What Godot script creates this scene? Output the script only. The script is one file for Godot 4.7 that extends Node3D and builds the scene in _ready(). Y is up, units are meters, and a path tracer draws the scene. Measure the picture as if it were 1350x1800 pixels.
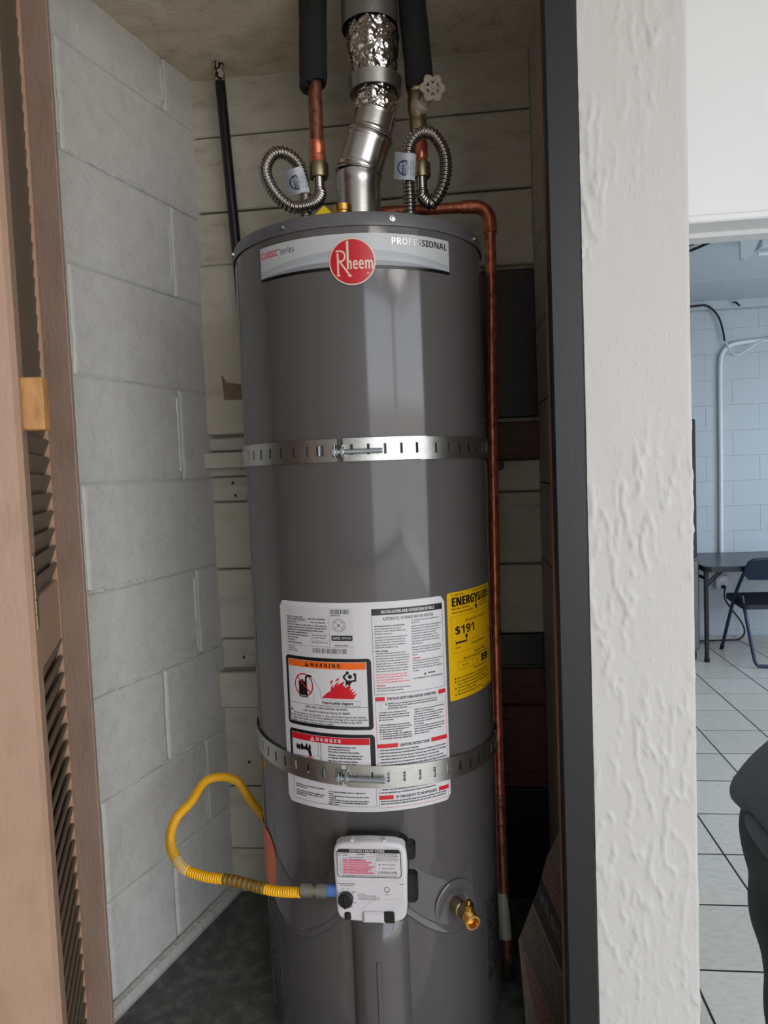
extends Node3D
# A water heater in a block-walled closet, a white wall end beside it and a tiled back room beyond.
const TX := -0.182      # water heater axis
const TZ := -1.370
const TR := 0.229
const CF := 0.53        # closet floor height above the tiled floor
var ts: TextServer
var fonts := {}
var atlas_fill := {}
var tex := {}
var M := {}


# ---------------------------------------------------------------- geometry collector
class G:
	var v := PackedVector3Array()
	var n := PackedVector3Array()
	var uv := PackedVector2Array()
	var ix := PackedInt32Array()

	func vert(p: Vector3, nn: Vector3, u := Vector2.ZERO) -> int:
		v.append(p)
		n.append(nn)
		uv.append(u)
		return v.size() - 1

	func tri(a: int, b: int, c: int) -> void:
		var cr := (v[b] - v[a]).cross(v[c] - v[a])
		if cr.dot(n[a] + n[b] + n[c]) > 0.0:
			ix.append_array(PackedInt32Array([a, c, b]))
		else:
			ix.append_array(PackedInt32Array([a, b, c]))

	func face(p: Array, nn := Vector3.ZERO, uvs := []) -> void:
		if nn == Vector3.ZERO:
			nn = (p[1] - p[0]).cross(p[2] - p[0]).normalized()
		var k := v.size()
		for i in p.size():
			vert(p[i], nn, uvs[i] if uvs.size() > i else Vector2.ZERO)
		for i in range(1, p.size() - 1):
			tri(k, k + i, k + i + 1)

	func box(c: Vector3, s: Vector3, bs := Basis(), ch := 0.002) -> G:
		var h := s * 0.5
		ch = minf(ch, minf(h.x, minf(h.y, h.z)) * 0.8)
		var pt := func(sg: Vector3, ax: int) -> Vector3:
			var q := (h - Vector3(ch, ch, ch)) * sg
			q[ax] = h[ax] * sg[ax]
			return c + bs * q
		for ax in 3:
			var a1 := (ax + 1) % 3
			var a2 := (ax + 2) % 3
			for s0 in [-1.0, 1.0]:
				var pts := []
				for cc in [[-1.0, -1.0], [1.0, -1.0], [1.0, 1.0], [-1.0, 1.0]]:
					var sg := Vector3()
					sg[ax] = s0
					sg[a1] = cc[0]
					sg[a2] = cc[1]
					pts.append(pt.call(sg, ax))
				var nn := Vector3()
				nn[ax] = s0
				face(pts, bs * nn, [Vector2(0, 1), Vector2(1, 1), Vector2(1, 0), Vector2(0, 0)])
				for s1 in [-1.0, 1.0]:
					var e := []
					for q in [[-1.0, ax], [1.0, ax], [1.0, a1], [-1.0, a1]]:
						var sg := Vector3()
						sg[ax] = s0
						sg[a1] = s1
						sg[a2] = q[0]
						e.append(pt.call(sg, q[1]))
					var ne := Vector3()
					ne[ax] = s0
					ne[a1] = s1
					face(e, (bs * ne).normalized())
		for sx in [-1.0, 1.0]:
			for sy in [-1.0, 1.0]:
				for sz in [-1.0, 1.0]:
					var sg := Vector3(sx, sy, sz)
					face([pt.call(sg, 0), pt.call(sg, 1), pt.call(sg, 2)], (bs * sg).normalized())
		return self

	func tube(pts: Array, rad, sides := 16, caps := true) -> G:
		var m := pts.size()
		var rr := []
		for i in m:
			rr.append(rad[i] if rad is Array else rad)
		var up := Vector3.UP
		var t0: Vector3 = (pts[1] - pts[0]).normalized()
		if absf(t0.dot(up)) > 0.9:
			up = Vector3.FORWARD
		var x := t0.cross(up).normalized()
		var base := v.size()
		var ds := 0.0
		for i in m:
			var t: Vector3 = (pts[mini(i + 1, m - 1)] - pts[maxi(i - 1, 0)]).normalized()
			x = (x - t * x.dot(t)).normalized()
			var y := t.cross(x)
			var dl: float = pts[mini(i + 1, m - 1)].distance_to(pts[maxi(i - 1, 0)])
			var sl: float = (rr[mini(i + 1, m - 1)] - rr[maxi(i - 1, 0)]) / maxf(dl, 1e-6)
			if i > 0:
				ds += pts[i].distance_to(pts[i - 1])
			for k in sides + 1:
				var a := TAU * k / sides
				var rd := x * cos(a) + y * sin(a)
				vert(pts[i] + rd * rr[i], (rd - t * sl).normalized(), Vector2(float(k) / sides, ds))
		for i in m - 1:
			for k in sides:
				var a := base + i * (sides + 1) + k
				var b := a + sides + 1
				tri(a, b, a + 1)
				tri(a + 1, b, b + 1)
		if caps:
			for e in [0, m - 1]:
				var t: Vector3 = (pts[1] - pts[0]).normalized() * -1.0 if e == 0 else (pts[m - 1] - pts[m - 2]).normalized()
				var c := vert(pts[e], t)
				var ring := []
				for k in sides + 1:
					ring.append(vert(v[base + e * (sides + 1) + k], t))
				for k in sides:
					tri(c, ring[k], ring[k + 1])
		return self

	# profile: points (radius, height) along the axis y of xf
	func lathe(pr: Array, seg := 32, xf := Transform3D(), a0 := 0.0, a1 := TAU) -> G:
		for i in pr.size() - 1:
			var d: Vector2 = pr[i + 1] - pr[i]
			if d.length() < 1e-7:
				continue
			var ends := []
			for e in 2:
				var nn := Vector2(d.y, -d.x).normalized()
				var j: int = i - 1 if e == 0 else i + 1
				if j >= 0 and j < pr.size() - 1:
					var d2: Vector2 = pr[j + 1] - pr[j]
					if d2.length() > 1e-7:
						var n2 := Vector2(d2.y, -d2.x).normalized()
						if nn.dot(n2) > 0.78:
							nn = (nn + n2).normalized()
				ends.append(nn)
			var k0 := v.size()
			for k in seg + 1:
				var a := lerpf(a0, a1, float(k) / seg)
				for e in 2:
					var p: Vector2 = pr[i + e]
					vert(xf * Vector3(sin(a) * p.x, p.y, cos(a) * p.x), (xf.basis * Vector3(sin(a) * ends[e].x, ends[e].y, cos(a) * ends[e].x)).normalized(), Vector2(float(k) / seg, p.y))
			for k in seg:
				var a := k0 + k * 2
				tri(a, a + 1, a + 2)
				tri(a + 1, a + 3, a + 2)
		return self

	func grid(nu: int, nv: int, f: Callable, flip := 1.0, flat := false) -> G:
		var p := []
		for j in nv + 1:
			for i in nu + 1:
				p.append(f.call(float(i) / nu, float(j) / nv))
		var w := nu + 1
		if flat:
			for j in nv:
				for i in nu:
					var q := [p[j * w + i], p[j * w + i + 1], p[(j + 1) * w + i + 1], p[(j + 1) * w + i]]
					for t in [[0, 1, 2], [0, 2, 3]]:
						var nn: Vector3 = (q[t[1]] - q[t[0]]).cross(q[t[2]] - q[t[0]]).normalized() * flip
						face([q[t[0]], q[t[1]], q[t[2]]], nn)
			return self
		var k0 := v.size()
		for j in nv + 1:
			for i in nu + 1:
				var du: Vector3 = p[j * w + mini(i + 1, nu)] - p[j * w + maxi(i - 1, 0)]
				var dv: Vector3 = p[mini(j + 1, nv) * w + i] - p[maxi(j - 1, 0) * w + i]
				vert(p[j * w + i], du.cross(dv).normalized() * flip, Vector2(float(i) / nu, float(j) / nv))
		for j in nv:
			for i in nu:
				var a := k0 + j * w + i
				tri(a, a + 1, a + w)
				tri(a + 1, a + w + 1, a + w)
		return self

	# polygon in the xy plane of xf, thickness from z = 0 to z = depth
	func prism(poly: PackedVector2Array, depth: float, xf := Transform3D()) -> G:
		var t := Geometry2D.triangulate_polygon(poly)
		for e in 2:
			var z: float = depth * e
			var nn := xf.basis.z.normalized() * (1.0 if (e == 1) == (depth > 0) else -1.0)
			var k := v.size()
			for q in poly:
				vert(xf * Vector3(q.x, q.y, z), nn, q)
			for i in range(0, t.size(), 3):
				tri(k + t[i], k + t[i + 1], k + t[i + 2])
		var c := Vector2.ZERO
		var ccw := not Geometry2D.is_polygon_clockwise(poly)
		for i in poly.size():
			var a := poly[i]
			var b := poly[(i + 1) % poly.size()]
			var o := Vector2(b.y - a.y, a.x - b.x).normalized() * (1.0 if ccw else -1.0)
			face([xf * Vector3(a.x, a.y, 0), xf * Vector3(b.x, b.y, 0), xf * Vector3(b.x, b.y, depth), xf * Vector3(a.x, a.y, depth)], (xf.basis * Vector3(o.x, o.y, 0)).normalized())
		return self

	func mesh() -> ArrayMesh:
		var a := []
		a.resize(Mesh.ARRAY_MAX)
		a[Mesh.ARRAY_VERTEX] = v
		a[Mesh.ARRAY_NORMAL] = n
		a[Mesh.ARRAY_TEX_UV] = uv
		a[Mesh.ARRAY_INDEX] = ix
		var m := ArrayMesh.new()
		m.add_surface_from_arrays(Mesh.PRIMITIVE_TRIANGLES, a)
		return m


# ---------------------------------------------------------------- nodes
func where(o: Node) -> Vector3:
	var p := Vector3.ZERO
	while o != self:
		p += o.position
		o = o.get_parent()
	return p


func thing(called: String, label: String, category: String, at := Vector3.ZERO, group := "") -> Node3D:
	var o := Node3D.new()
	o.name = called
	add_child(o, true)
	o.position = at
	return tag(o, label, category, group)


func tag(o: Node3D, label: String, category: String, group := "") -> Node3D:
	o.set_meta("label", label)
	o.set_meta("category", category)
	if group:
		o.set_meta("group", group)
	return o


# a mesh given in world coordinates, hung under its parent
func part(called: String, g: G, m: Material, parent: Node = self, label := "") -> MeshInstance3D:
	var o := MeshInstance3D.new()
	o.name = called
	o.mesh = g.mesh()
	o.set_surface_override_material(0, m)
	parent.add_child(o, true)
	if parent != self:
		o.position = -where(parent)
	if label:
		o.set_meta("label", label)
	return o


func struct(called: String, g: G, m: Material, label: String, category: String) -> MeshInstance3D:
	var o := part(called, g, m)
	o.set_meta("kind", "structure")
	tag(o, label, category)
	return o


func spline(p: Array, step := 0.004) -> Array:
	var c := Curve3D.new()
	c.bake_interval = step
	for i in p.size():
		var t: Vector3 = (p[mini(i + 1, p.size() - 1)] - p[maxi(i - 1, 0)]) / 6.0
		if i == 0 or i == p.size() - 1:
			t *= 1.0
		c.add_point(p[i], -t, t)
	var l := c.get_baked_length()
	var k := maxi(2, int(l / step))
	var out := []
	for i in k + 1:
		out.append(c.sample_baked(l * i / k, true))
	return out


# a ribbed hose: radius waves along its length
func hose(g: G, p: Array, r0: float, r1: float, pitch: float, sides := 16) -> G:
	var step := pitch / 6.0
	var q := spline(p, step)
	var rr := []
	for i in q.size():
		var w := 0.5 - 0.5 * cos(TAU * i / 6.0)
		rr.append(lerpf(r0, r1, pow(w, 0.7)))
	return g.tube(q, rr, sides)


func cyl(deg: float, y: float, r: float) -> Vector3:
	var a := deg_to_rad(deg)
	return Vector3(TX + sin(a) * r, y, TZ + cos(a) * r)


# a sheet wrapped on the tank, with rounded corners and a little thickness
func wrap_sheet(a0: float, a1: float, y0: float, y1: float, r: float, corner := 0.0, ytilt := 0.0) -> G:
	var g := G.new()
	var wid := deg_to_rad(a1 - a0) * r
	var us := []
	var nu := 48
	for i in nu + 1:
		us.append(float(i) / nu)
	var inset := func(u: float) -> float:
		var d := minf(u, 1.0 - u) * wid
		return 0.0 if d >= corner else corner - sqrt(maxf(0.0, corner * corner - (corner - d) * (corner - d)))
	var nv := 8
	var k0 := g.v.size()
	for j in nv + 1:
		for i in nu + 1:
			var u: float = us[i]
			if corner > 0.0:
				u = 0.5 - 0.5 * cos(PI * u) if i < 0 else u
			var ins: float = inset.call(u)
			var y := lerpf(y1 - ins, y0 + ins, float(j) / nv)
			var a := lerpf(a0, a1, u)
			var nn := Vector3(sin(deg_to_rad(a)), 0, cos(deg_to_rad(a)))
			g.vert(cyl(a, y + ytilt * (a - a0), r), nn, Vector2(u, (y1 - y) / (y1 - y0)))
	for j in nv:
		for i in nu:
			var q := k0 + j * (nu + 1) + i
			g.tri(q, q + 1, q + nu + 1)
			g.tri(q + 1, q + nu + 2, q + nu + 1)
	return g


# ---------------------------------------------------------------- materials and computed textures
func noise_tex(key: String, type: int, freq: float, octaves: int, lo: float, hi: float, size := 512) -> NoiseTexture2D:
	var f := FastNoiseLite.new()
	f.seed = key.hash() % 1000
	f.noise_type = type
	f.frequency = freq
	f.fractal_octaves = octaves
	var t := NoiseTexture2D.new()
	t.noise = f
	t.width = size
	t.height = size
	t.seamless = true
	t.seamless_blend_skirt = 0.3
	var gr := Gradient.new()
	gr.set_color(0, Color(lo, lo, lo))
	gr.set_color(1, Color(hi, hi, hi))
	t.color_ramp = gr
	tex[key] = t
	return t


func ramp_tex(key: String, freq: float, octaves: int, cols: Array, size := 512, sx := 1.0) -> NoiseTexture2D:
	var t := noise_tex(key, FastNoiseLite.TYPE_SIMPLEX_SMOOTH, freq, octaves, 0, 1, size)
	var gr := Gradient.new()
	var offs := PackedFloat32Array()
	var cc := PackedColorArray()
	for c in cols:
		offs.append(c[0])
		cc.append(c[1])
	gr.offsets = offs
	gr.colors = cc
	t.color_ramp = gr
	return t


func mat(key: String, c: Color, rough: float, metal := 0.0) -> StandardMaterial3D:
	var m := StandardMaterial3D.new()
	m.resource_name = key
	m.albedo_color = c
	m.roughness = rough
	m.metallic = metal
	M[key] = m
	return m


func tri(m: StandardMaterial3D, scale: Vector3, albedo: String, bump := "", cm := 0.0) -> StandardMaterial3D:
	m.uv1_triplanar = true
	m.uv1_scale = scale
	if albedo:
		m.albedo_texture = tex[albedo]
	if bump:
		m.heightmap_enabled = true
		m.heightmap_texture = tex[bump]
		m.heightmap_scale = cm
	return m


func print_mat(key: String, img: Image, rough := 0.45) -> StandardMaterial3D:
	img.generate_mipmaps()
	var m := mat(key, Color.WHITE, rough)
	m.albedo_texture = ImageTexture.create_from_image(img)
	m.texture_repeat = false
	return m


# ---------------------------------------------------------------- lettering drawn into images
func font(bold := false, face := "Droid Sans") -> SystemFont:
	var k := face + str(bold)
	if not fonts.has(k):
		var f := SystemFont.new()
		f.font_names = PackedStringArray([face])
		f.font_weight = 700 if bold else 400
		fonts[k] = f
	return fonts[k]


func line_image(s: String, size: int, col: Color, bold: bool, face := "Droid Sans") -> Image:
	var tl := TextLine.new()
	tl.add_string(s, font(bold, face), size)
	var w := int(ceil(tl.get_size().x)) + 4
	var asc := tl.get_line_ascent()
	var h := int(ceil(tl.get_size().y)) + 4
	var im := Image.create_empty(maxi(w, 2), maxi(h, 2), false, Image.FORMAT_RGBA8)
	im.fill(Color(col.r, col.g, col.b, 0))
	var x := 2.0
	for gl in ts.shaped_text_get_glyphs(tl.get_rid()):
		var rid: RID = gl.font_rid
		if rid.is_valid():
			var sz := Vector2i(gl.font_size, 0)
			var r := ts.font_get_glyph_uv_rect(rid, sz, gl.index)
			var idx := ts.font_get_glyph_texture_idx(rid, sz, gl.index)
			if idx >= 0 and r.size.x > 0:
				var mask := ts.font_get_texture_image(rid, sz, idx).get_region(Rect2i(r))
				mask.convert(Image.FORMAT_RGBA8)
				var src := Image.create_empty(mask.get_width(), mask.get_height(), false, Image.FORMAT_RGBA8)
				src.fill(col)
				var off := ts.font_get_glyph_offset(rid, sz, gl.index)
				im.blend_rect_mask(src, mask, Rect2i(Vector2i.ZERO, mask.get_size()), Vector2i(int(x + off.x + gl.offset.x), int(2 + asc + off.y)))
		x += gl.advance
	return im


# text whose line box is fitted to height h; natural width, or squeezed to w when that is given
func text(im: Image, s: String, x: float, y: float, h: float, col := Color.BLACK, bold := false, w := 0.0, centre := false, face := "Droid Sans") -> float:
	var src := line_image(s, maxi(12, int(h * 0.86)), col, bold, face)
	var k := h / src.get_height()
	var tw := w if w > 0.0 else src.get_width() * k
	src.resize(maxi(1, int(tw)), maxi(1, int(h)), Image.INTERPOLATE_BILINEAR)
	im.blend_rect(src, Rect2i(Vector2i.ZERO, src.get_size()), Vector2i(int(x - (tw * 0.5 if centre else 0.0)), int(y)))
	return tw


# the inked part of a word, cropped and stretched to a box exactly
func word_box(im: Image, s: String, r: Rect2i, col: Color, bold := true) -> void:
	var src := line_image(s, 120, col, bold)
	var u := src.get_used_rect()
	src = src.get_region(u)
	src.resize(r.size.x, r.size.y, Image.INTERPOLATE_LANCZOS)
	im.blend_rect(src, Rect2i(Vector2i.ZERO, r.size), r.position)


func para(im: Image, s: String, x: float, y: float, w: float, h: float, lh: float, col := Color.BLACK, bold := false, squeeze := 0.82, most := 99) -> float:
	var f := font(bold)
	var px := maxi(12, int(h * 0.86))
	var line := ""
	var k := h / (f.get_height(px) + 4.0)
	for word in s.split(" "):
		var t: String = line + (" " if line else "") + word
		if f.get_string_size(t, HORIZONTAL_ALIGNMENT_LEFT, -1, px).x * k * squeeze > w and line:
			text(im, line, x, y, h, col, bold, f.get_string_size(line, HORIZONTAL_ALIGNMENT_LEFT, -1, px).x * k * squeeze)
			y += lh
			most -= 1
			if most <= 0:
				return y
			line = word
		else:
			line = t
	text(im, line, x, y, h, col, bold, f.get_string_size(line, HORIZONTAL_ALIGNMENT_LEFT, -1, px).x * k * squeeze)
	return y + lh


func fill(im: Image, x: float, y: float, w: float, h: float, c: Color) -> void:
	im.fill_rect(Rect2i(int(x), int(y), maxi(1, int(w)), maxi(1, int(h))), c)


func frame(im: Image, x: float, y: float, w: float, h: float, t: float, c: Color) -> void:
	fill(im, x, y, w, t, c)
	fill(im, x, y + h - t, w, t, c)
	fill(im, x, y, t, h, c)
	fill(im, x + w - t, y, t, h, c)


func poly(im: Image, pts: Array, c: Color) -> void:
	var lo := 1e9
	var hi := -1e9
	for p in pts:
		lo = minf(lo, p.y)
		hi = maxf(hi, p.y)
	for y in range(int(lo), int(hi) + 1):
		var xs := []
		for i in pts.size():
			var a: Vector2 = pts[i]
			var b: Vector2 = pts[(i + 1) % pts.size()]
			if (a.y <= y + 0.5) != (b.y <= y + 0.5):
				xs.append(a.x + (y + 0.5 - a.y) / (b.y - a.y) * (b.x - a.x))
		xs.sort()
		for i in range(0, xs.size() - 1, 2):
			fill(im, round(xs[i]), y, maxf(1, round(xs[i + 1]) - round(xs[i])), 1, c)


func disc(im: Image, x: float, y: float, r: float, c: Color, sx := 1.0) -> void:
	var p := []
	for i in 48:
		p.append(Vector2(x + cos(TAU * i / 48) * r * sx, y + sin(TAU * i / 48) * r))
	poly(im, p, c)


func stroke(im: Image, p: Array, w: float, c: Color) -> void:
	for i in p.size() - 1:
		var a: Vector2 = p[i]
		var b: Vector2 = p[i + 1]
		var o := (b - a).orthogonal().normalized() * w * 0.5
		poly(im, [a + o, b + o, b - o, a - o], c)
		if w > 3:
			disc(im, b.x, b.y, w * 0.5, c)


func round_rect(im: Image, x: float, y: float, w: float, h: float, r: float, c: Color) -> void:
	fill(im, x + r, y, w - 2 * r, h, c)
	fill(im, x, y + r, w, h - 2 * r, c)
	for q in [[x + r, y + r], [x + w - r, y + r], [x + r, y + h - r], [x + w - r, y + h - r]]:
		disc(im, q[0], q[1], r, c)


func barcode(im: Image, x: float, y: float, w: float, h: float, sd: int) -> void:
	var rng := RandomNumberGenerator.new()
	rng.seed = sd
	var q := x
	while q < x + w:
		var b := rng.randi_range(1, 4)
		fill(im, q, y, b, h, Color(0.1, 0.1, 0.1))
		q += b + rng.randi_range(2, 5)


func warn_mark(im: Image, x: float, y: float, s: float, c: Color, hole: Color) -> void:
	poly(im, [Vector2(x, y + s), Vector2(x + s * 0.55, y), Vector2(x + s * 1.1, y + s)], c)
	fill(im, x + s * 0.5, y + s * 0.35, s * 0.12, s * 0.35, hole)
	fill(im, x + s * 0.5, y + s * 0.78, s * 0.12, s * 0.1, hole)


# ---------------------------------------------------------------- the printed sheets
func instruction_sheet() -> Image:
	var im := Image.create_empty(1024, 1200, false, Image.FORMAT_RGBA8)
	var paper := Color(0.775, 0.765, 0.775)
	var k := Color(0.05, 0.05, 0.06)
	var red := Color(0.74, 0.05, 0.12)
	var grey := Color(0.22, 0.22, 0.24)
	im.fill(paper)
	# data plate, a sticker of its own
	fill(im, 40, 28, 440, 290, Color(0.745, 0.735, 0.745))
	var rows := ["SERIAL NO. Q442211408", "Mfg No. PRO40  T40  640212", "NATURAL GAS", "RATED B.H.  Recov. 37  Max. pres. 8.7  Min. pres. 0.2", "Category 1, natural draft  CATEGORY NATURAL DRAFT", "COMPLIES WITH: STANDARD HOME Regs. NOx REGULATIONS", "MAKE CASES TO CONTACT CABINETS", "MIN CLEARANCE FROM COMBUSTIBLES", "Not for Fresh water", "This side up", "Manufactured water heater"]
	for i in rows.size():
		text(im, rows[i], 55, 82 + i * 15, 17, grey, true, [118, 140, 76, 270, 272, 250, 150, 156, 84, 60, 110][i])
	text(im, "MFG DATE 27NOV2024", 210, 88, 17, grey, true, 110)
	text(im, "Cap. U.S. Gals. 40", 225, 106, 18, grey, true, 90)
	for y in [98, 116, 131, 147, 163, 178]:
		fill(im, 55, y, 285, 1, grey)
	fill(im, 342, 30, 1, 225, Color(0.4, 0.4, 0.4))
	frame(im, 222, 178, 120, 74, 1, grey)
	fill(im, 222, 216, 120, 1, grey)
	text(im, "ADJUSTED FOR ALTITUDE", 228, 182, 14, grey, false, 100)
	text(im, "0 TO 7700 FT  METERS", 228, 196, 14, grey, false, 90)
	text(im, "NO BURNER FUSED 14.92", 228, 222, 14, grey, false, 104)
	fill(im, 55, 254, 420, 1, grey)
	text(im, "Made in Mexico", 58, 258, 12, grey)
	text(im, "Installation only as", 58, 270, 12, grey)
	text(im, "shown in the manual", 58, 282, 12, grey)
	barcode(im, 350, 38, 112, 26, 3)
	text(im, "Manufactured by", 350, 66, 12, grey)
	for r in [[38.0, grey], [36.0, Color(0.745, 0.735, 0.745)], [27.0, grey], [26.0, Color(0.745, 0.735, 0.745)]]:
		disc(im, 398, 128, r[0], r[1])
	for i in 12:
		fill(im, 398 + cos(TAU * i / 12) * 31 - 2, 128 + sin(TAU * i / 12) * 31 - 2, 4, 4, grey)
	text(im, "R", 398, 114, 28, grey, true, 0, true)
	for s in [-1, 1]:
		stroke(im, [Vector2(398 - 25, 128 - 22 * s), Vector2(398 - 8, 128 - 6 * s)], 2, grey)
		stroke(im, [Vector2(398 + 25, 128 - 22 * s), Vector2(398 + 8, 128 - 6 * s)], 2, grey)
	round_rect(im, 352, 186, 122, 30, 7, k)
	word_box(im, "AHRI", Rect2i(358, 193, 46, 16), paper)
	word_box(im, "CERTIFIED", Rect2i(409, 195, 58, 12), paper)
	text(im, "ASSEMBLED IN MEXICO", 368, 236, 14, grey, false, 82)
	barcode(im, 228, 262, 208, 28, 8)
	# warning panel
	round_rect(im, 32, 318, 540, 408, 22, k)
	fill(im, 50, 338, 496, 368, paper)
	fill(im, 52, 340, 490, 40, Color(0.86, 0.38, 0.08))
	warn_mark(im, 172, 346, 27, k, Color(0.86, 0.38, 0.08))
	text(im, "W A R N I N G", 208, 341, 40, k, true, 190)
	disc(im, 160, 484, 68, red, 0.95)
	disc(im, 160, 484, 60, paper, 0.95)
	poly(im, [Vector2(124, 462), Vector2(182, 462), Vector2(186, 556), Vector2(126, 556)], k)
	fill(im, 144, 452, 14, 12, k)
	text(im, "FLAMMABLE", 156, 540, 15, paper, true, 52, true)
	stroke(im, [Vector2(176, 462), Vector2(176, 440), Vector2(190, 426), Vector2(212, 430)], 12, k)
	stroke(im, [Vector2(112, 436), Vector2(210, 530)], 8, red)
	var wave := []
	for i in 60:
		var u := i / 59.0
		wave.append(Vector2(224 + 46 * smoothstep(0.0, 0.45, u) + 0.0, 432 + 128 * minf(1.0, u * 1.5)) + Vector2(sin(i * 1.3) * 2.5, 0) + Vector2(maxf(0.0, u - 0.6) * 540, sin(i * 1.1) * 3 if u > 0.6 else 0.0))
	stroke(im, wave, 1.6, grey)
	var low := []
	for i in 60:
		var u := i / 59.0
		low.append(Vector2(216 + 20 * u + maxf(0.0, u - 0.45) * 475, 432 + minf(1.0, u * 2.2) * 158 + (sin(i * 1.2) * 3 if u > 0.45 else 0.0)))
	stroke(im, low, 1.6, grey)
	stroke(im, [Vector2(484, 556), Vector2(502, 566), Vector2(504, 578), Vector2(494, 590)], 1.6, grey)
	poly(im, [Vector2(276, 548), Vector2(318, 512), Vector2(334, 505), Vector2(336, 486), Vector2(346, 466), Vector2(349, 488), Vector2(362, 466), Vector2(386, 446), Vector2(372, 474), Vector2(384, 464), Vector2(416, 446), Vector2(408, 470), Vector2(426, 482), Vector2(446, 466), Vector2(452, 480), Vector2(444, 498), Vector2(466, 488), Vector2(454, 512), Vector2(478, 500), Vector2(462, 524), Vector2(486, 514), Vector2(466, 548)], red)
	poly(im, [Vector2(362, 450), Vector2(372, 434), Vector2(392, 428), Vector2(378, 444)], red)
	poly(im, [Vector2(336, 470), Vector2(334, 450), Vector2(352, 438), Vector2(344, 456)], red)
	disc(im, 450, 420, 12, k)
	poly(im, [Vector2(424, 442), Vector2(474, 440), Vector2(452, 460), Vector2(448, 474), Vector2(436, 464), Vector2(422, 476)], k)
	stroke(im, [Vector2(430, 444), Vector2(412, 422), Vector2(430, 404)], 11, k)
	stroke(im, [Vector2(464, 444), Vector2(480, 442), Vector2(480, 418)], 11, k)
	disc(im, 436, 398, 9, k)
	disc(im, 478, 408, 9, k)
	text(im, "Flammable Vapors", 370, 562, 27, k, true, 190, true)
	fill(im, 50, 594, 496, 2, k)
	text(im, "FIRE AND EXPLOSION HAZARD", 296, 597, 26, k, false, 268, true)
	text(im, "Can result in serious injury or death", 296, 619, 26, k, false, 296, true)
	warn_mark(im, 54, 626, 18, k, paper)
	var ws := ["Do not store or use gasoline or other flammable vapors and liquids", "in the vicinity of this or any other appliance. Storage of or use of gasoline", "or other flammable vapors or liquids in the vicinity of this or any other", "appliance can result in serious injury or death."]
	for i in 4:
		text(im, ws[i], 76 if i == 0 else 54, 643 + i * 15.5, 21, grey, false, [458, 488, 456, 290][i])
	# danger panel
	round_rect(im, 36, 752, 540, 330, 22, k)
	fill(im, 54, 772, 494, 400, paper)
	fill(im, 36, 1000, 540, 165, paper)
	fill(im, 55, 774, 490, 38, red)
	warn_mark(im, 188, 780, 26, paper, red)
	text(im, "D A N G E R", 224, 775, 38, paper, true, 160)
	for q in [[92.0, 856.0], [106.0, 858.0], [160.0, 846.0], [182.0, 848.0]]:
		disc(im, q[0], q[1], 17, k, 0.45)
	disc(im, 126, 854, 20, k, 0.6)
	stroke(im, [Vector2(126, 854), Vector2(176, 862), Vector2(184, 892)], 20, k)
	stroke(im, [Vector2(56, 912), Vector2(160, 902)], 2, k)
	stroke(im, [Vector2(210, 896), Vector2(240, 890), Vector2(256, 908)], 2, k)
	stroke(im, [Vector2(238, 812), Vector2(238, 890)], 2, k)
	stroke(im, [Vector2(254, 812), Vector2(258, 1000)], 3, k)
	text(im, "HOT", 186, 894, 26, red, true, 50, true)
	poly(im, [Vector2(170, 930), Vector2(206, 926), Vector2(258, 992), Vector2(140, 992), Vector2(156, 966)], k)
	poly(im, [Vector2(166, 946), Vector2(196, 944), Vector2(214, 976), Vector2(176, 972)], red)
	stroke(im, [Vector2(164, 948), Vector2(146, 940)], 7, k)
	var dg := ["Water temperature over 125 F", "can cause severe burns", "instantly or death from scalds.", "", "Children, disabled and elderly are", "at highest risk of being scalded.", "", "See instruction manual before", "setting temperature at water", "heater.", "", "Feel water before bathing or", "showering.", "", "Temperature limiting valves"]
	var yy := 820.0
	for s in dg:
		if s:
			text(im, s, 300, yy, 18, k, true, s.length() * 6.1)
		yy += 14.5 if s else 5.0
	frame(im, 50, 1000, 522, 172, 2, grey)
	fill(im, 52, 998, 518, 3, paper)
	var lo := ["Combustion access door. Serviced by a qualified", "service person only.", "", "If burner access door is removed, gasket must be", "replaced and all four tamper-resistant screws", "tightened securely."]
	for i in lo.size():
		text(im, lo[i], 66, 1076 + i * 12, 15, k, true, lo[i].length() * 4.3)
	var ro := ["- Do not operate if rubber grommet or sight glass is", "damaged.", "- Do not operate if any of the burner access door screws", "are missing.", "- Failure to follow the above instructions may result in", "a fire or explosion, causing property damage, personal", "injury or death."]
	for i in ro.size():
		text(im, ro[i], 290, 1084 + i * 12.0, 15, k, true, ro[i].length() * 4.3)
	# right-hand column: installation
	fill(im, 584, 40, 424, 36, k)
	text(im, "INSTALLATION AND OPERATION DETAILS", 796, 43, 32, paper, true, 320, true)
	frame(im, 584, 40, 424, 486, 2, k)
	text(im, "AUTOMATIC STORAGE WATER HEATER", 796, 82, 32, grey, false, 304, true)
	text(im, "For Safe Installation and Operation", 596, 130, 16, k, true, 176)
	var y := para(im, "Read and follow water heater warnings and instructions. If owner's manual is missing, contact the retailer or manufacturer.", 596, 145, 194, 16, 14.5, grey)
	y = para(im, "This appliance must be installed in accordance with local codes or, in the absence of local codes, the National Fuel Gas Code, or the Natural Gas and Propane Installation Code. Also for installation in Manufactured Home (Mobile Home).", 596, y + 5, 194, 16, 14.5, grey)
	text(im, "Water Leakage", 596, y + 5, 16, k, true, 76)
	y = para(im, "- Regardless of the material from which a water heater is constructed, it will at some time leak, due to the corrosive action of water. This water heater must not be located in an area where leakage will result in damage to adjacent area or lower floors. When such areas cannot be avoided, it is recommended that a suitable catch pan, adequately drained, be installed under the water heater. See Use and Care Manual.", 596, y + 19, 198, 16, 14.5, grey)
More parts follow.
